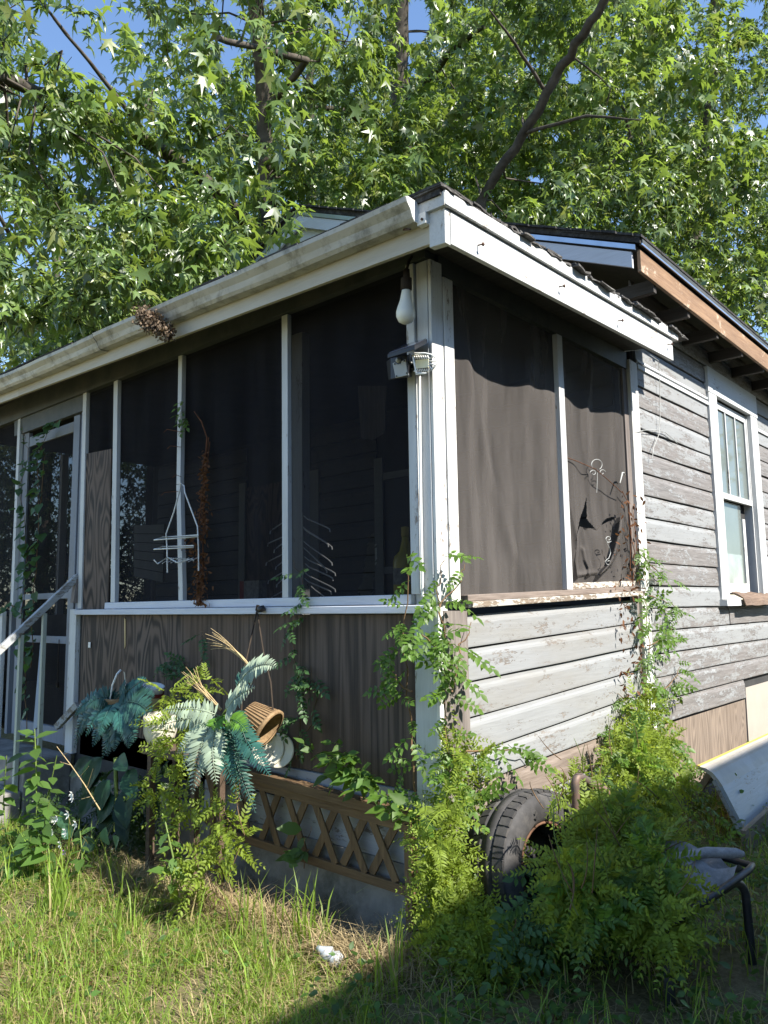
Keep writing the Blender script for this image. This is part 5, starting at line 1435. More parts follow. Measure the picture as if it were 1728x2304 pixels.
# vine with heart leaves on the left of the door
vine('door_vine', 'green heart leaved vine climbing the left side of the screen door', 'vine',
     [f_(-.06)((62, 1640), (55, 1500), (48, 1380), (62, 1250), (45, 1120), (60, 1010), (50, 960)), f_(-.06)((70, 1500), (78, 1320), (90, 1180), (80, 1040), (110, 960), (140, 945)), f_(-.06)((40, 1370), (20, 1360), (5, 1372)), f_(-.06)((85, 1150), (98, 1060), (95, 990))], 'heart', 170, (.25, -.95, .05), .04, .8, (.55, 1.1), r=.004, down=.6)
# tiny sprigs on the batten, and on the plywood in shade
vine('vine_sprig', 'small green sprig on the white batten above the wire caddy', 'vine', [f_(-.05)((409, 970), (405, 930), (412, 905)), f_(-.05)((409, 950), (425, 955))], 'small', 13, (.2, -.95, .1), .03, 1, (.55, .8), r=.002)
for k, (x0, y0, x1, y1) in enumerate(((368, 973, 408, 972), (376, 1010, 408, 1006), (362, 1115, 405, 1105), (388, 1075, 408, 1073))):
    solo(MB().tube([FR(x0, y0, -.06), FR(x0 + 8, y0 - 7, -.06), FR(x1, y1, -.03)], .002, 4), 'dry_tendril', MT['deadvine'], ('highest', 'second from the top', 'lowest', 'third from the top')[k] + ' of the short dry tendrils left of the sprig batten', 'tendril')
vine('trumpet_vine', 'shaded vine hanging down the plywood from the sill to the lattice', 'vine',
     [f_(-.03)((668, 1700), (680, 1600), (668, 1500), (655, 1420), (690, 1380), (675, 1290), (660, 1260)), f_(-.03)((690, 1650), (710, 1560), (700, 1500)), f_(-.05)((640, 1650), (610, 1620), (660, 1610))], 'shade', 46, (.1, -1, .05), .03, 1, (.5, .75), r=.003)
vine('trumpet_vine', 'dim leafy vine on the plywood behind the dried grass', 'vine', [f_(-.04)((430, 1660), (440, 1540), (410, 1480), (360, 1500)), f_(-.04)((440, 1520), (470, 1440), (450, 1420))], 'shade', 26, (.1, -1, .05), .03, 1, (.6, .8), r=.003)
vine('trumpet_vine', 'vine arm with pale green leaf clusters reaching along the lattice top rail', 'vine',
     [f_(-.16)((960, 1850), (900, 1815), (840, 1775), (790, 1740), (750, 1715), (712, 1692)), f_(-.18)((830, 1770), (770, 1700), (760, 1685))], 'small', 46, (.2, -.9, .5), .05, 1, (.9, 1.5), r=.003, down=.1)
vine('trumpet_vine', 'green seedling vine growing up through the middle of the lattice', 'vine', [f_(-.13)((680, 1950), (690, 1900), (700, 1860)), f_(-.13)((690, 1920), (660, 1940), (650, 1910))], 'weed', 12, (.1, -1, .1), .03, 1, (.5, .75), r=.003)

# ------------------------------------------------------------------ feathery climbing fern
def fernmass(o, blobs, size, mat, name='foliage', face=(.35, -.65, .55), tipdown=.35, tmpl='fine'):
    P_, N_, Tp, Sz = [], [], [], []
    for (c, r, n) in blobs:
        c = np.array(c); r = np.array(r); n = int(n * (.62 if size > .0325 and n > 1000 else 1))
        # fronds: short twigs carrying leaflets on both sides
        nt = max(1, n // 16)
        d0 = rng.normal(0, 1, (nt, 3)); d0 /= np.linalg.norm(d0, axis=1, keepdims=True)
        base = c + d0 * r * rng.random((nt, 1)) ** .45
        dirn = d0 * .7 + np.array(face) * .5 + np.array([0, 0, -tipdown]) + rng.normal(0, .55, (nt, 3))
        dirn /= np.linalg.norm(dirn, axis=1, keepdims=True)
        nrm = np.array(face) + np.array([0, 0, .3]) + rng.normal(0, .5, (nt, 3))
        lat = np.cross(dirn, nrm); lat /= np.linalg.norm(lat, axis=1, keepdims=True)
        L = rng.uniform(.08, .19, nt)
        for k in range(16):
            s = (k // 2) / 8
            sg = 1 if k % 2 else -1
            P_.append(base + dirn * (L * (s + .06))[:, None] + np.array([0, 0, -.03]) * s * s)
            Tp.append(lat * sg + dirn * (.7 + .5 * s) + rng.normal(0, .15, (nt, 3)))
            N_.append(nrm + rng.normal(0, .25, (nt, 3)))
            Sz.append(size * (1.05 - .55 * s) * rng.uniform(.8, 1.2, nt))
    V, T = scatter(LANCE * [1.75, 1, 1], LANCET, np.concatenate(P_), frames(np.concatenate(Tp), np.concatenate(N_)), np.concatenate(Sz))
    return arr_obj(name, V, T, MT[mat], o, 'stuff')
def sdblob(x, y, d, rx, rz, n, ry=.10): return (SD(x, y, d), (ry, rx, rz), n)
def frblob(x, y, d, rx, rz, n, ry=.08): return (FR(x, y, d), (rx, ry, rz), n)
def fruns(o, pts, n, mat='leaf_cfern', L=(.10, .17), w_=.032, face=(.35, -.65, .55)):
    """larger single fronds standing out of the mass"""
    for i in range(n):
        p = Vector(pts[rng.integers(len(pts))]) + Vector(rng.normal(0, .05, 3))
        d = Vector(rng.normal(0, .6, 3)) + Vector((.25, -.35, .1)); d.normalize()
        l = rng.uniform(*L)
        frond(p, p + d * l * .5 + Vector((0, 0, .03)), p + d * l + Vector((0, 0, -.04)), w_, 9, np.array(face) + rng.normal(0, .3, 3), mat, o)
cf = thing('climbing_fern', 'yellow green feathery climbing fern at the sunny foot of the corner post', 'fern', (.1, -.1, 0))
fernmass(cf, [sdblob(1025, 1690, .09, .06, .12, 600, .05), sdblob(1015, 1830, .11, .06, .12, 800, .06), sdblob(985, 1900, .12, .035, .12, 1200, .05), sdblob(1010, 1980, .15, .07, .12, 1300, .06), sdblob(985, 2010, .14, .035, .10, 700, .05), sdblob(1070, 1720, .07, .10, .08, 450, .04), sdblob(1050, 2060, .2, .09, .09, 1000), sdblob(1090, 2000, .20, .05, .10, 500), sdblob(1050, 2160, .25, .14, .13, 2600), sdblob(985, 2130, .15, .06, .10, 900), sdblob(1010, 2080, .22, .08, .12, 1400), sdblob(1080, 2120, .34, .13, .13, 2400), sdblob(1130, 2170, .42, .16, .10, 2200), sdblob(985, 1960, .14, .04, .12, 900, .05)], .026, 'leaf_cfern')
fruns(cf, [SD(x, y, .16) for x, y in ((965, 1880), (975, 1960), (960, 1940), (1130, 1990), (1150, 2010), (990, 1830), (1040, 1900), (1080, 2060))], 26)
cb2 = thing('climbing_fern', 'big mound of feathery climbing fern between the tyre and the metal chair', 'fern', (.6, .5, 0))
fernmass(cb2, [sdblob(1380, 1830, .42, .17, .15, 3200), sdblob(1310, 1790, .36, .10, .10, 1500), sdblob(1420, 1740, .34, .16, .14, 2600), sdblob(1470, 1830, .42, .14, .16, 2400), sdblob(1400, 1960, .58, .20, .16, 3800), sdblob(1480, 1940, .62, .16, .16, 2600), sdblob(1340, 2010, .66, .14, .12, 1800), sdblob(1460, 2040, .8, .14, .10, 1600), sdblob(1280, 2050, .55, .09, .07, 700), sdblob(1440, 1660, .22, .14, .10, 1500), sdblob(1510, 1760, .32, .10, .12, 1200), sdblob(1350, 1900, .60, .18, .18, 4200), sdblob(1430, 1900, .66, .16, .18, 4200), sdblob(1300, 1990, .70, .14, .14, 2400), sdblob(1420, 2030, .85, .13, .12, 2000), sdblob(1490, 2000, .92, .10, .13, 2000), sdblob(1500, 2070, 1.0, .09, .09, 1000), sdblob(1450, 1600, .14, .10, .14, 1300), sdblob(1400, 1690, .24, .12, .10, 1500), sdblob(1480, 1690, .22, .08, .12, 1000), sdblob(1270, 2000, .62, .07, .16, 1300)], .0327, 'leaf_cfern')
fernmass(cb2, [sdblob(1400, 1900, .64, .2, .2, 1500), sdblob(1470, 1980, .9, .14, .16, 900), sdblob(1330, 2020, .74, .14, .12, 900), sdblob(1430, 1720, .34, .16, .14, 700)], .045, 'leaf_vine', 'broader_leaves')
fruns(cb2, [SD(x, y, .62) for x, y in ((1340, 1900), (1420, 1900), (1400, 2000), (1320, 2050), (1480, 1900), (1300, 1800), (1440, 1800))], 36)
cm = thing('climbing_fern', 'wiry sunlit climbing vine tangled under the pale artificial fern', 'fern', FR(430, 1980, -.55))
fernmass(cm, [frblob(400, 1640, -.50, .09, .07, 420), frblob(395, 1700, -.52, .05, .09, 240), frblob(420, 1820, -.55, .15, .07, 420), frblob(490, 1830, -.55, .09, .06, 300), frblob(530, 1880, -.55, .03, .08, 260), frblob(500, 1930, -.57, .05, .06, 240), frblob(440, 1920, -.58, .09, .06, 300), frblob(450, 1980, -.6, .05, .09, 240), frblob(380, 1560, -.46, .05, .05, 260), frblob(450, 1540, -.48, .04, .05, 200), frblob(360, 1780, -.5, .08, .07, 240), frblob(400, 2040, -.62, .03, .08, 160)], .032, 'leaf_cfern')
for i in range(18):
    x = rng.uniform(370, 540); y = rng.uniform(1700, 2000)
    MB().tube(bez(FR(x, y, -.55), FR(x + rng.normal(0, 40), y + 60, -.6), FR(x + rng.normal(0, 60), y + 130, -.58), 6), .002, 4, False).build('stem', MT['vinestem'], cm)

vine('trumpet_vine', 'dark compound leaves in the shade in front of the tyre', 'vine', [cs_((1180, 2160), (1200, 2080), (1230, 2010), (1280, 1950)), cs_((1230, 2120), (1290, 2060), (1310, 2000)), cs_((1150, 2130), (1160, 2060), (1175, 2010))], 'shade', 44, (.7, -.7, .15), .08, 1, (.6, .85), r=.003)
dk = thing('shade_fill_leaves', 'dark leaves added to deepen the shade under the plastic plant and stand', 'weeds', FR(230, 1880, -.3))
fernmass(dk, [frblob(230, 1800, -.26, .22, .14, 1300), frblob(300, 1850, -.28, .16, .12, 900), frblob(180, 1880, -.30, .2, .10, 900), frblob(340, 1780, -.26, .08, .12, 500), frblob(120, 1840, -.55, .2, .12, 700)], .036, 'leaf_dark')  # dark leaf mass added to fill this corner with shade
# ------------------------------------------------------------------ weeds at the left
def weed(label, path, n, s, key='weed', mat='greenstem', r=.006):
    o = thing('weed_plant', label, 'weed', path[0])
    MB().tube(path, list(np.linspace(r, r * .4, len(path))), 6, False).build('stem', MT[mat], o)
    for i in range(n):
        t = .12 + .88 * i / n
        p, d = along(path, t)
        a = i * 2.4 + rng.normal(0, .3)
        tip = Vector((math.cos(a), math.sin(a) - .2, rng.normal(-.15, .25) + (.4 if t > .9 else 0)))
        place(o, CM[key][rng.integers(len(CM[key]))], p, tip, Vector((.1, -.25, 1)) + Vector(rng.normal(0, .25, 3)), s * rng.uniform(.7, 1.15) * (1.15 - .45 * t))
    return o
w0 = lambda d: (lambda *p: [FR(x, y, d) for x, y in p])
weed('tallest sunlit leafy weed in front of the door steps', w0(-.72)((86, 1990), (83, 1880), (82, 1760), (80, 1690), (78, 1640)), 40, .95)
weed('weed with broad leaves at the left frame edge', w0(-.80)((20, 1990), (14, 1900), (8, 1800), (15, 1700)), 26, .95)
weed('small weed growing in front of the tallest one', w0(-.9)((60, 2010), (58, 1940), (70, 1880)), 18, .85)
weed('leafy weed leaning right from beneath the door steps', w0(-.62)((60, 1980), (90, 1860), (115, 1760), (128, 1700)), 16, .7)
weed('weed with drooping leaves between the tallest weed and the twig', w0(-.82)((110, 2010), (112, 1930), (100, 1850), (112, 1800)), 24, .85)
weed('bushy weed at the lower left corner of the flower bed', w0(-.95)((30, 2060), (28, 1980), (40, 1930)), 22, .8)
weed('low weed with narrow leaves under the plastic plant', w0(-.75)((180, 1990), (185, 1920), (180, 1870)), 12, .6)
weed('thin weed rising from the dead grass beneath the climbing vine', w0(-.70)((385, 2010), (390, 1930), (372, 1850), (365, 1830)), 14, .6)
tw = thing('bare_twig', 'bare thorny twig slanting across the dark leaves', 'twig', FR(225, 1822, -.7))
pts = [FR(225, 1822, -.70), FR(190, 1765, -.70), FR(160, 1722, -.70), FR(128, 1680, -.70)]
MB().tube(pts, [.0035, .003, .0025, .0015], 5).build('stem', MT['straw'], tw)
for x, y, a, b in ((195, 1775, 14, -45), (160, 1722, -25, -8), (178, 1750, 22, -26), (205, 1792, -22, 6), (140, 1700, 22, -12)):
    MB().tube([FR(x, y, -.70), FR(x + a, y + b, -.72)], [.0018, .001], 4).build('spine', MT['straw'], tw)

# ------------------------------------------------------------------ trees
GAPS = [((125, 60), 45, 55), ((200, 140), 52, 32), ((160, 100), 36, 36), ((515, 120), 24, 42), ((930, 40), 40, 60), ((620, 620), 30, 30), ((1690, 20), 30, 25), ((1290, 170), 22, 22), ((720, 545), 22, 16), ((10, 480), 26, 22), ((905, 130), 14, 30), ((1210, 400), 20, 14)]
PEND_LEAF = []
def crown(name_tree, clumps, per, mat, size, big=0, spread=.34):
    """clumps: centres (n,3), radii; returns all leaf transforms"""
    P_, Tp, N_, Sz = [], [], [], []
    for c, r in clumps:
        ns = max(1, int(per * (r / .6) ** 2))
        d0 = rng.normal(0, 1, (ns, 3)); d0 /= np.linalg.norm(d0, axis=1, keepdims=True)
        b = np.array(c) + d0 * np.array([1.15, 1.15, .75]) * r * rng.random((ns, 1)) ** .5
        dirn = d0 * np.array([1, 1, .35]) + rng.normal(0, .45, (ns, 3)) + np.array([0, 0, -.30])
        dirn /= np.linalg.norm(dirn, axis=1, keepdims=True)
        L = rng.uniform(.30, .60, ns)
        for k in range(11):
            s = (k + .5) / 11
            P0 = b + dirn * (L * s)[:, None] + np.array([0, 0, -.10]) * s * s
            off = rng.normal(0, 1, (ns, 3)); off /= np.linalg.norm(off, axis=1, keepdims=True)
            P0 = P0 + off * .07
            P_.append(P0)
            t = off * np.array([1, 1, .4]) + dirn * .4 + np.array([0, 0, -.75]) + rng.normal(0, .25, (ns, 3))
            n_ = np.array([.30, -.10, 1.0]) + off * .5 + rng.normal(0, .38, (ns, 3))
            Tp.append(t); N_.append(n_); Sz.append(size * rng.uniform(.65, 1.2, ns))
    P_, Tp, N_, Sz = map(np.concatenate, (P_, Tp, N_, Sz))
    px, py, dz = proj(P_)
    keep = np.ones(len(P_), bool)
    for (gx, gy), rx, ry in GAPS:
        e_ = ((px - gx) / rx) ** 2 + ((py - gy) / ry) ** 2
        keep &= ~((e_ < 1) & (dz > 0))
    # nothing pokes through roof or walls, nothing shades the sunny wall
    x, y, z = P_.T
    roofz = PZ + .25 - sl * np.abs(x - PX)
    keep &= ~((y > 1.5) & (y < 10) & (x > LX - .2) & (x < EX + .25) & (z < roofz))
    keep &= ~((y > -.5) & (y <= 2.2) & (x > -6.4) & (x < .6) & (z < 3.62))
    keep &= ~((x > .25) & (y < 6.5))
    keep &= ~((y < .25) & (x - z > -6.3))
    keep &= ~((dz < 3.2))
    return P_[keep], Tp[keep], N_[keep], Sz[keep]
def limbs(o, specs, name='limb'):
    for pts, r0, r1 in specs:
        pts = [Vector(p) for p in pts]
        sm = []
        for i in range(len(pts) - 1):
            for k in range(5):
                sm.append(pts[i].lerp(pts[i + 1], k / 5) + Vector(rng.normal(0, r0 * .14, 3)))
        sm.append(pts[-1])
        MB().tube(sm, list(np.linspace(r0, r1, len(sm))), 9).build(name, MT['bark'], o)
def tree(label, base, trunk, limb, clumps, per, size, mat, nbig, group=None):
    o = thing('sweetgum_tree' if 'sweetgum' in label else ('shrub' if 'shrub' in label else 'broadleaf_tree'), label, 'shrub' if 'shrub' in label else 'tree', base, group)
    limbs(o, [trunk], 'trunk'); limbs(o, limb, 'limb')
    # twigs from limb points into the clumps
    anchors = [Vector(pts[i]).lerp(Vector(pts[i + 1]), k / 4) for pts, _, _ in [trunk] + limb for i in range(len(pts) - 1) for k in range(4)]
    mb = MB()
    for c, r in clumps:
        c = Vector(c); a = min(anchors, key=lambda q: (q - c).length + .6 * abs(q.z - c.z))
        gx_, gy_, _z = proj(np.array(c))
        if (a - c).length < 1.5 and not any(((gx_ - q[0][0]) / (q[1] + 45)) ** 2 + ((gy_ - q[0][1]) / (q[2] + 45)) ** 2 < 1 for q in GAPS):
            mb.tube([a, a.lerp(c, .33) + Vector((0, 0, .12)) + Vector(rng.normal(0, .1, 3)), a.lerp(c, .66) + Vector((0, 0, .1)) + Vector(rng.normal(0, .1, 3)), c], [.016, .012, .009, .004], 5, False)
            for k in range(2):
                e_ = c + Vector(rng.normal(0, r * .6, 3)); mb.tube([c, e_], [.005, .002], 4, False)
    mb.build('twigs', MT['bark'], o)['kind'] = 'stuff'
    P_, Tp, N_, Sz = crown('t', clumps, per, mat, size)
    R = frames(Tp, N_)
    R[:, :, 0] *= rng.uniform(.5, 1.05, len(P_))[:, None]
    if nbig:
        px, py, dz = proj(P_)
        vis = (dz > 0) & (px > 0) & (px < 1728) & (py > 0) & (py < 900)
        score = np.where(vis, Sz / np.maximum(dz, .1), 0)
        top = np.argsort(-score)[:nbig]
        me = arr_mesh('leaf', STAR, START, MT[mat])
        for i in top:
            ob = bpy.data.objects.new('leaf', me); COL.objects.link(ob); ob.parent = o
            m = Matrix([[R[i, a, b] * Sz[i] for b in range(3)] + [0] for a in range(3)] + [[0, 0, 0, 1]])
            m.translation = Vector(P_[i]) - o.location
            ob.matrix_local = m
        msk = np.ones(len(P_), bool); msk[top] = False
        P_, R, Sz = P_[msk], R[msk], Sz[msk]
    V, T = scatter(*((STAR10, STAR10T) if nbig > 250 else (STAR5, STAR5T)), P_, R, Sz)
    arr_obj('crown', V, T, MT[mat], o, 'stuff')
    print(label, len(Sz))
    return o
def clumps_in(n, lo, hi, r, ok=None):
    out = []
    while len(out) < n:
        c = rng.uniform(lo, hi)
        if ok is None or ok(c): out.append((c, rng.uniform(*r)))
    return out
def PXD(px, py, dist):
    d = M @ np.array([(px - CX) / F, -(py - CY) / F, -1.0]); d /= np.linalg.norm(d)
    return Vector(CAM + d * dist)
# left tree: its heavy limb rises to the upper left, low branches hang over the porch roof
b1 = PXD(600, 545, 10.5)
tree('sweetgum with a heavy dark limb rising over the left of the porch roof', (b1.x, b1.y, 0),
     ([(b1.x, b1.y, -.2), (b1.x, b1.y, 3), b1, PXD(600, 250, 11.0), PXD(560, -150, 11.5)], .15, .09),
     [([b1, PXD(480, 420, 9.6), PXD(340, 320, 8.9), PXD(170, 230, 8.3), PXD(-60, 150, 7.8)], .085, .05), ([PXD(600, 250, 11.0), PXD(690, 135, 10.2), PXD(590, 110, 9.8), PXD(490, 85, 9.4)], .045, .03), ([PXD(340, 320, 8.9), PXD(250, 200, 8.6), PXD(120, 40, 8.4)], .03, .012)],
     clumps_in(60, (-7.6, .7, 3.8), (-3.0, 3.6, 5.0), (.30, .5), lambda c: c[2] < 4.5 + (-c[0] - 3.0) * .35) + clumps_in(175, (-9.5, 1.2, 4.6), (-3.2, 6.5, 10.2), (.34, .6)) + [(np.array(PXD(x, y, d)), .5) for x, y, d in ((30, 210, 7.8), (90, 160, 8.2), (60, 260, 7.9), (150, 260, 8.1), (230, 300, 8.4), (310, 360, 8.7), (20, 330, 7.6), (130, 360, 8.0), (10, 90, 8.0), (20, 20, 8.4), (90, 20, 8.8), (230, 380, 8.4), (60, 430, 7.9), (340, 250, 8.8), (420, 330, 9.2))] + [(np.array(PXD(x, y, d)), .34) for x, y, d in ((60, 640, 6.6), (150, 600, 6.8), (250, 560, 7.0), (330, 600, 6.6), (420, 520, 7.1), (480, 470, 7.3), (200, 660, 6.3), (100, 700, 6.3), (520, 540, 6.9), (380, 450, 7.4), (290, 480, 7.2), (150, 500, 7.2), (60, 540, 7.0), (240, 640, 6.5), (360, 560, 6.8), (560, 470, 7.3), (10, 640, 6.6))],
     17, .235, 'leaf_gum', 290, 'sweetgum trees behind the house')
b2 = PXD(905, 430, 14.0)
tree('tall straight sweetgum trunk behind the middle of the roof', (b2.x, b2.y, 0),
     ([(b2.x, b2.y, -.2), b2, PXD(905, 200, 14.5), PXD(895, -60, 15.0), PXD(890, -300, 15.6)], .22, .14),
     [([PXD(905, 250, 14.4), PXD(1010, 120, 13.6), PXD(1090, 60, 13.2)], .07, .03), ([PXD(900, 330, 14.2), PXD(780, 250, 13.2), PXD(700, 240, 12.6)], .07, .03)],
     clumps_in(270, (-11.5, 6.0, 4.6), (-1.8, 12, 14.2), (.42, .72)), 16, .20, 'leaf_gum', 180, 'sweetgum trees behind the house')
b3 = PXD(1085, 450, 9.8)
tree('slender leaning sweetgum slanting up to the right behind the porch corner', (b3.x - .5, b3.y, 0),
     ([(b3.x - .5, b3.y, -.2), (b3.x - .3, b3.y, 2.6), b3, PXD(1180, 300, 9.6), PXD(1265, 150, 9.4), PXD(1345, 30, 9.2), PXD(1400, -120, 9.1)], .068, .04),
     [([PXD(1180, 300, 9.6), PXD(1320, 260, 9.0), PXD(1440, 270, 8.6)], .022, .008), ([PXD(1230, 210, 9.5), PXD(1160, 100, 9.2), PXD(1100, 20, 9.0)], .022, .008)],
     clumps_in(110, (-4.8, 4.2, 4.9), (-.3, 8.2, 10.4), (.34, .58)), 17, .225, 'leaf_gum', 280, 'sweetgum trees behind the house')
b4 = PXD(1560, 500, 15)
tree('dense sweetgum filling the upper right behind the brown eave', (b4.x, b4.y, 0),
     ([(b4.x, b4.y, -.2), b4, PXD(1600, 200, 15.5), PXD(1620, -100, 16)], .13, .07),
     [([b4, PXD(1450, 330, 14), PXD(1380, 200, 13.5)], .04, .015), ([b4, PXD(1650, 400, 14), PXD(1720, 300, 13.5)], .04, .015)],
     clumps_in(210, (-4.6, 7.5, 3.2), (1.2, 15, 12.5), (.42, .76)), 15, .20, 'leaf_gum', 200, 'sweetgum trees behind the house')
b5 = PXD(120, 640, 17)
tree('pale sunlit tree far behind at the left edge of the yard', (b5.x, b5.y, 0),
     ([(b5.x, b5.y, -.2), b5, PXD(140, 420, 17.5)], .12, .05),
     [([b5, PXD(20, 520, 16), PXD(-60, 400, 15.5)], .06, .02)],
     clumps_in(150, (-17, .5, .6), (-9.5, 9.0, 9.4), (.6, 1.0)), 20, .18, 'leaf_far', 0, 'background trees beyond the house')
b6 = PXD(700, 500, 24)
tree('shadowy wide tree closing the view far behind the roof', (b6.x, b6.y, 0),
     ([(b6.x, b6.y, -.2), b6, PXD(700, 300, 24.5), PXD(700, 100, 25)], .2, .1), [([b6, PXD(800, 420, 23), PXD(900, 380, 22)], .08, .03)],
     clumps_in(180, (-19, 12, 2.5), (1, 19, 19), (.8, 1.4)), 12, .25, 'leaf_dark', 0, 'background trees beyond the house')  # dark leaf colour paints shade into the gaps of the nearer canopy

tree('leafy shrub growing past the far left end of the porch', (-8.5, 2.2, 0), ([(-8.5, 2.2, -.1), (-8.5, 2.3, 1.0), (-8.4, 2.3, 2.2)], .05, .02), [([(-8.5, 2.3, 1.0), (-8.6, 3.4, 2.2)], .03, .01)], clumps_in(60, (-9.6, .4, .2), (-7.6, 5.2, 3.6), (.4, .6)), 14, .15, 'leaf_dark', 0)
# ------------------------------------------------------------------ grass, straw and creepers
def blades(n, P_, L, wd, mat, name, lean=.5, kind='stuff', up=1.0):
    """each blade a bent strip of five triangles"""
    n = len(P_)
    ang = rng.uniform(0, 2 * np.pi, n)
    h = np.stack([np.cos(ang), np.sin(ang), np.zeros(n)], 1); sd_ = np.stack([-np.sin(ang), np.cos(ang), np.zeros(n)], 1)
    ln = rng.uniform(.15, 1.0, n)[:, None] * lean
    L = L[:, None]
    V = np.zeros((n, 7, 3))
    for k, (t, wf) in enumerate(((0, 1), (.38, .95), (.72, .7))):
        c = P_ + h * L * ln * t * t + np.array([0, 0, 1]) * L * up * (t - .42 * ln * t * t)
        V[:, 2 * k] = c - sd_ * wd * wf / 2; V[:, 2 * k + 1] = c + sd_ * wd * wf / 2
    V[:, 6] = P_ + h * L * ln + np.array([0, 0, 1]) * L * up * (1 - .42 * ln) + rng.normal(0, .006, (n, 3))
    tt = np.array([[0, 1, 3], [0, 3, 2], [2, 3, 5], [2, 5, 4], [4, 5, 6]])
    T = (tt[None] + (np.arange(n) * 7)[:, None, None]).reshape(-1, 3)
    return arr_obj(name, V.reshape(-1, 3), T, MT[mat], None, kind)
def yardpts(n, x0, x1, y0, y1, clump=.5, fn=None):
    P_ = np.stack([rng.uniform(x0, x1, n), rng.uniform(y0, y1, n), np.zeros(n)], 1)
    nz = np.sin(P_[:, 0] * 5.3 + 1) * np.sin(P_[:, 1] * 6.1 + 2) + .6 * np.sin(P_[:, 0] * 13 + P_[:, 1] * 9)
    keep = rng.random(n) < np.clip(.75 + clump * nz, .1, 1)
    if fn is not None: keep &= fn(P_[:, 0], P_[:, 1])
    P_ = P_[keep]; P_[:, 2] = ground_z(P_[:, 0], P_[:, 1]) - .01
    return P_
lawn = lambda x, y: (y < -.47 + .12 * np.sin(x * 3.1)) & ~((x > -4.8) & (x < -3.3) & (y > -.85))
P_ = yardpts(130000, -6.0, .5, -2.6, -.3, .62, lambda x, y: lawn(x, y) & (x < .25 + .1 * np.sin(y * 7)))
tagit(blades(0, P_, rng.gamma(4, .016, len(P_)) + .02, .0042, 'grass', 'lawn_grass', 1.1), 'sunlit mixed green lawn grass in front of the porch', 'grass')
P_ = yardpts(900, -5.0, -.1, -2.0, -.55, .9)
tagit(blades(0, P_, rng.uniform(.14, .34, len(P_)), .007, 'grass', 'tall_grass', .7), 'tall bright blades of grass standing out of the lawn', 'grass')
for k, (px, py, n, lab) in enumerate(((700, 2130, 30, 'tall grass tuft just left of the clear bottle'), (560, 2110, 26, 'tall grass tuft below the dark gap in the foundation'), (190, 1960, 46, 'dark tall grass tuft below the plastic plant'), (870, 2240, 16, 'shaded grass tuft at the shade edge near the bottom'), (130, 2060, 30, 'tall grass tuft under the left weeds'))):
    c = W(px, py, 2, 0)
    P_ = np.array([c[0], c[1], 0]) + rng.normal(0, .06, (n, 3)) * [1, 1, 0]
    tagit(blades(0, P_, rng.uniform(.16, .36, n), .009, 'grass', 'grass_tuft', .6, None), lab, 'grass')
P_ = yardpts(34000, -6, .3, -2.6, -.22, .6, lambda x, y: ~((x > -4.8) & (x < -3.3) & (y > -.85)))
tagit(blades(0, P_, rng.uniform(.05, .20, len(P_)), .0035, 'dryg', 'dry_straw', 1.5, up=.55), 'dead straw matted through the lawn', 'straw')
P_ = np.concatenate([np.array([W(px, py, 2, 0)[0], W(px, py, 2, 0)[1], 0]) + rng.normal(0, 1, (n, 3)) * [.15, .05, .0] + np.abs(rng.normal(0, 1, (n, 3))) * [0, 0, .035] for px, py, n in ((640, 2100, 700), (560, 2065, 500), (460, 2040, 800), (830, 2180, 700), (920, 2160, 350), (330, 1990, 700), (240, 2000, 400), (760, 2150, 400))])
P_[:, 2] += ground_z(P_[:, 0], P_[:, 1])
tagit(blades(0, P_, rng.uniform(.08, .24, len(P_)), .003, 'dryg', 'dry_grass_heap', 1.6, up=.5), 'heaps of dead grass along the porch foundation', 'straw')
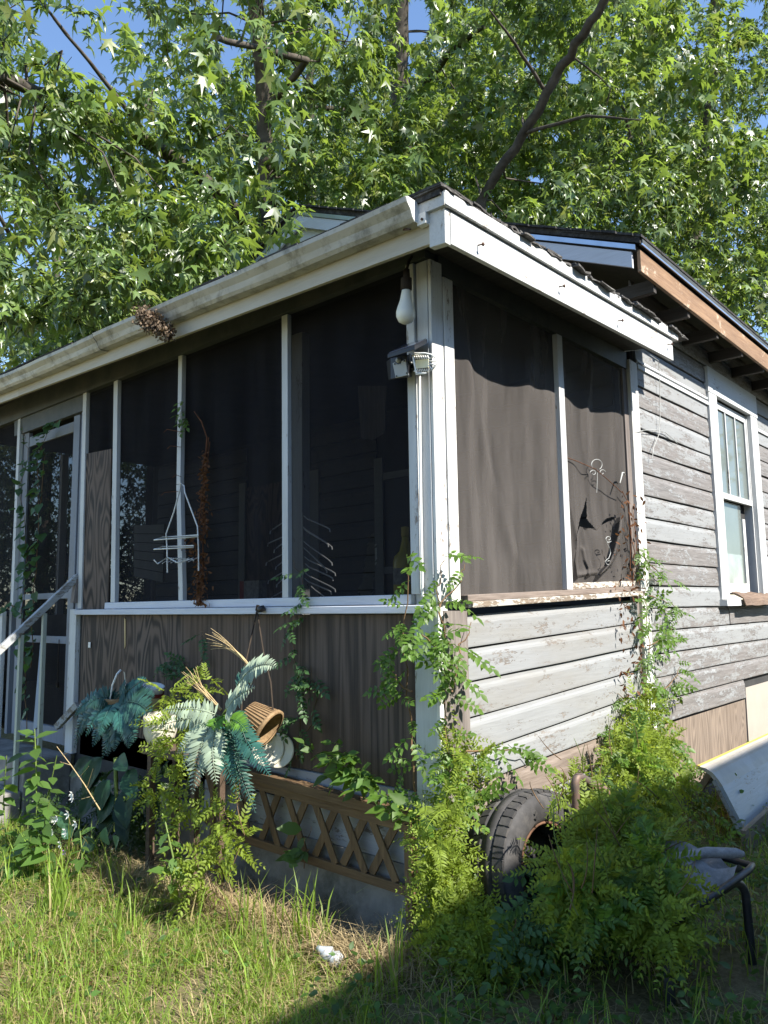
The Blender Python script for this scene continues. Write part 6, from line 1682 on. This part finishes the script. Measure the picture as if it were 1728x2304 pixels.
# shaded ground to the right: creepers and sparse grass
P_ = yardpts(9000, -.25, 2.0, -2.4, 3.6, .5, lambda x, y: x > .02)
tagit(blades(0, P_, rng.gamma(4, .024, len(P_)) + .03, .0055, 'grass', 'shade_grass', .8), 'shaded grass right of the porch corner', 'grass')
P_ = yardpts(6000, -.3, 2.0, -2.4, .3, .6)
tagit(blades(0, P_, rng.uniform(.06, .22, len(P_)), .0035, 'dryg', 'dry_straw', 1.5, up=.5), 'dead straw in the shade right of the porch corner', 'straw')
P_ = yardpts(16000, .03, 2.2, -.9, 5.0, .7, lambda x, y: (x < .6 + .4 * y + .8))
P_[:, 2] += rng.gamma(2, .035, len(P_))
Tp = rng.normal(0, 1, (len(P_), 3)) * [1, 1, .4]
V, T = scatter(LEAFLET, LEAFLETT, P_, frames(Tp, np.array([.1, -.2, 1]) + rng.normal(0, .35, (len(P_), 3))), rng.uniform(.022, .05, len(P_)))
tagit(arr_obj('creeper_cover', V, T, MT['creep'], None, 'stuff'), 'low creeping leaves in the shade around tyre and chair', 'ground cover')
P_ = yardpts(5000, -5, -.2, -1.4, -.3, .7); P_[:, 2] += rng.gamma(1.5, .02, len(P_))
V, T = scatter(LEAFLET, LEAFLETT, P_, frames(rng.normal(0, 1, (len(P_), 3)) * [1, 1, .4], np.array([.1, -.2, 1]) + rng.normal(0, .35, (len(P_), 3))), rng.uniform(.018, .042, len(P_)))
tagit(arr_obj('clover_cover', V, T, MT['creep'], None, 'stuff'), 'small clover leaves low in the sunlit lawn', 'ground cover')
vine('virginia_creeper', 'creeper leaves in the dark gap beside the leaning panel', 'vine', [[Vector((.35, 1.9, 0)), Vector((.3, 2.0, .25)), Vector((.2, 2.1, .42))], [Vector((.6, 1.7, 0)), Vector((.55, 1.8, .2)), Vector((.45, 1.9, .3))], [Vector((.8, 1.5, 0)), Vector((.75, 1.6, .15))]], 'sun', 40, (.6, -.8, .3), .06, 1, (.5, .8))

# fallen leaves on the lawn and thin stems standing out of the fern mound
P_ = yardpts(420, -5, 1.4, -2.3, -.25, .5); P_[:, 2] += .035
V, T = scatter(STAR, START, P_, frames(rng.normal(0, 1, (len(P_), 3)) * [1, 1, .5], np.array([0, 0, 1]) + rng.normal(0, .5, (len(P_), 3))), rng.uniform(.03, .075, len(P_)))
tagit(arr_obj('fallen_leaves', V, T, MT['deadleaf'], None, 'stuff'), 'brown fallen leaves scattered on the lawn', 'leaves')
for i in range(40):
    x = rng.uniform(1220, 1540); y = rng.uniform(1680, 2060); d_ = .3 + (y - 1680) / 380 * .6
    p = SD(x, y, d_ + .1); q_ = p + Vector((rng.normal(.02, .05), rng.normal(-.03, .08), rng.uniform(.06, .22)))
    MB().tube(bez(p, (p + q_) / 2 + Vector(rng.normal(0, .03, 3)), q_, 6), [.0022] * 4 + [.0018, .0014, .001], 4, False).build('stem', MT['vinestem' if i % 3 else 'greenstem'], cb2)
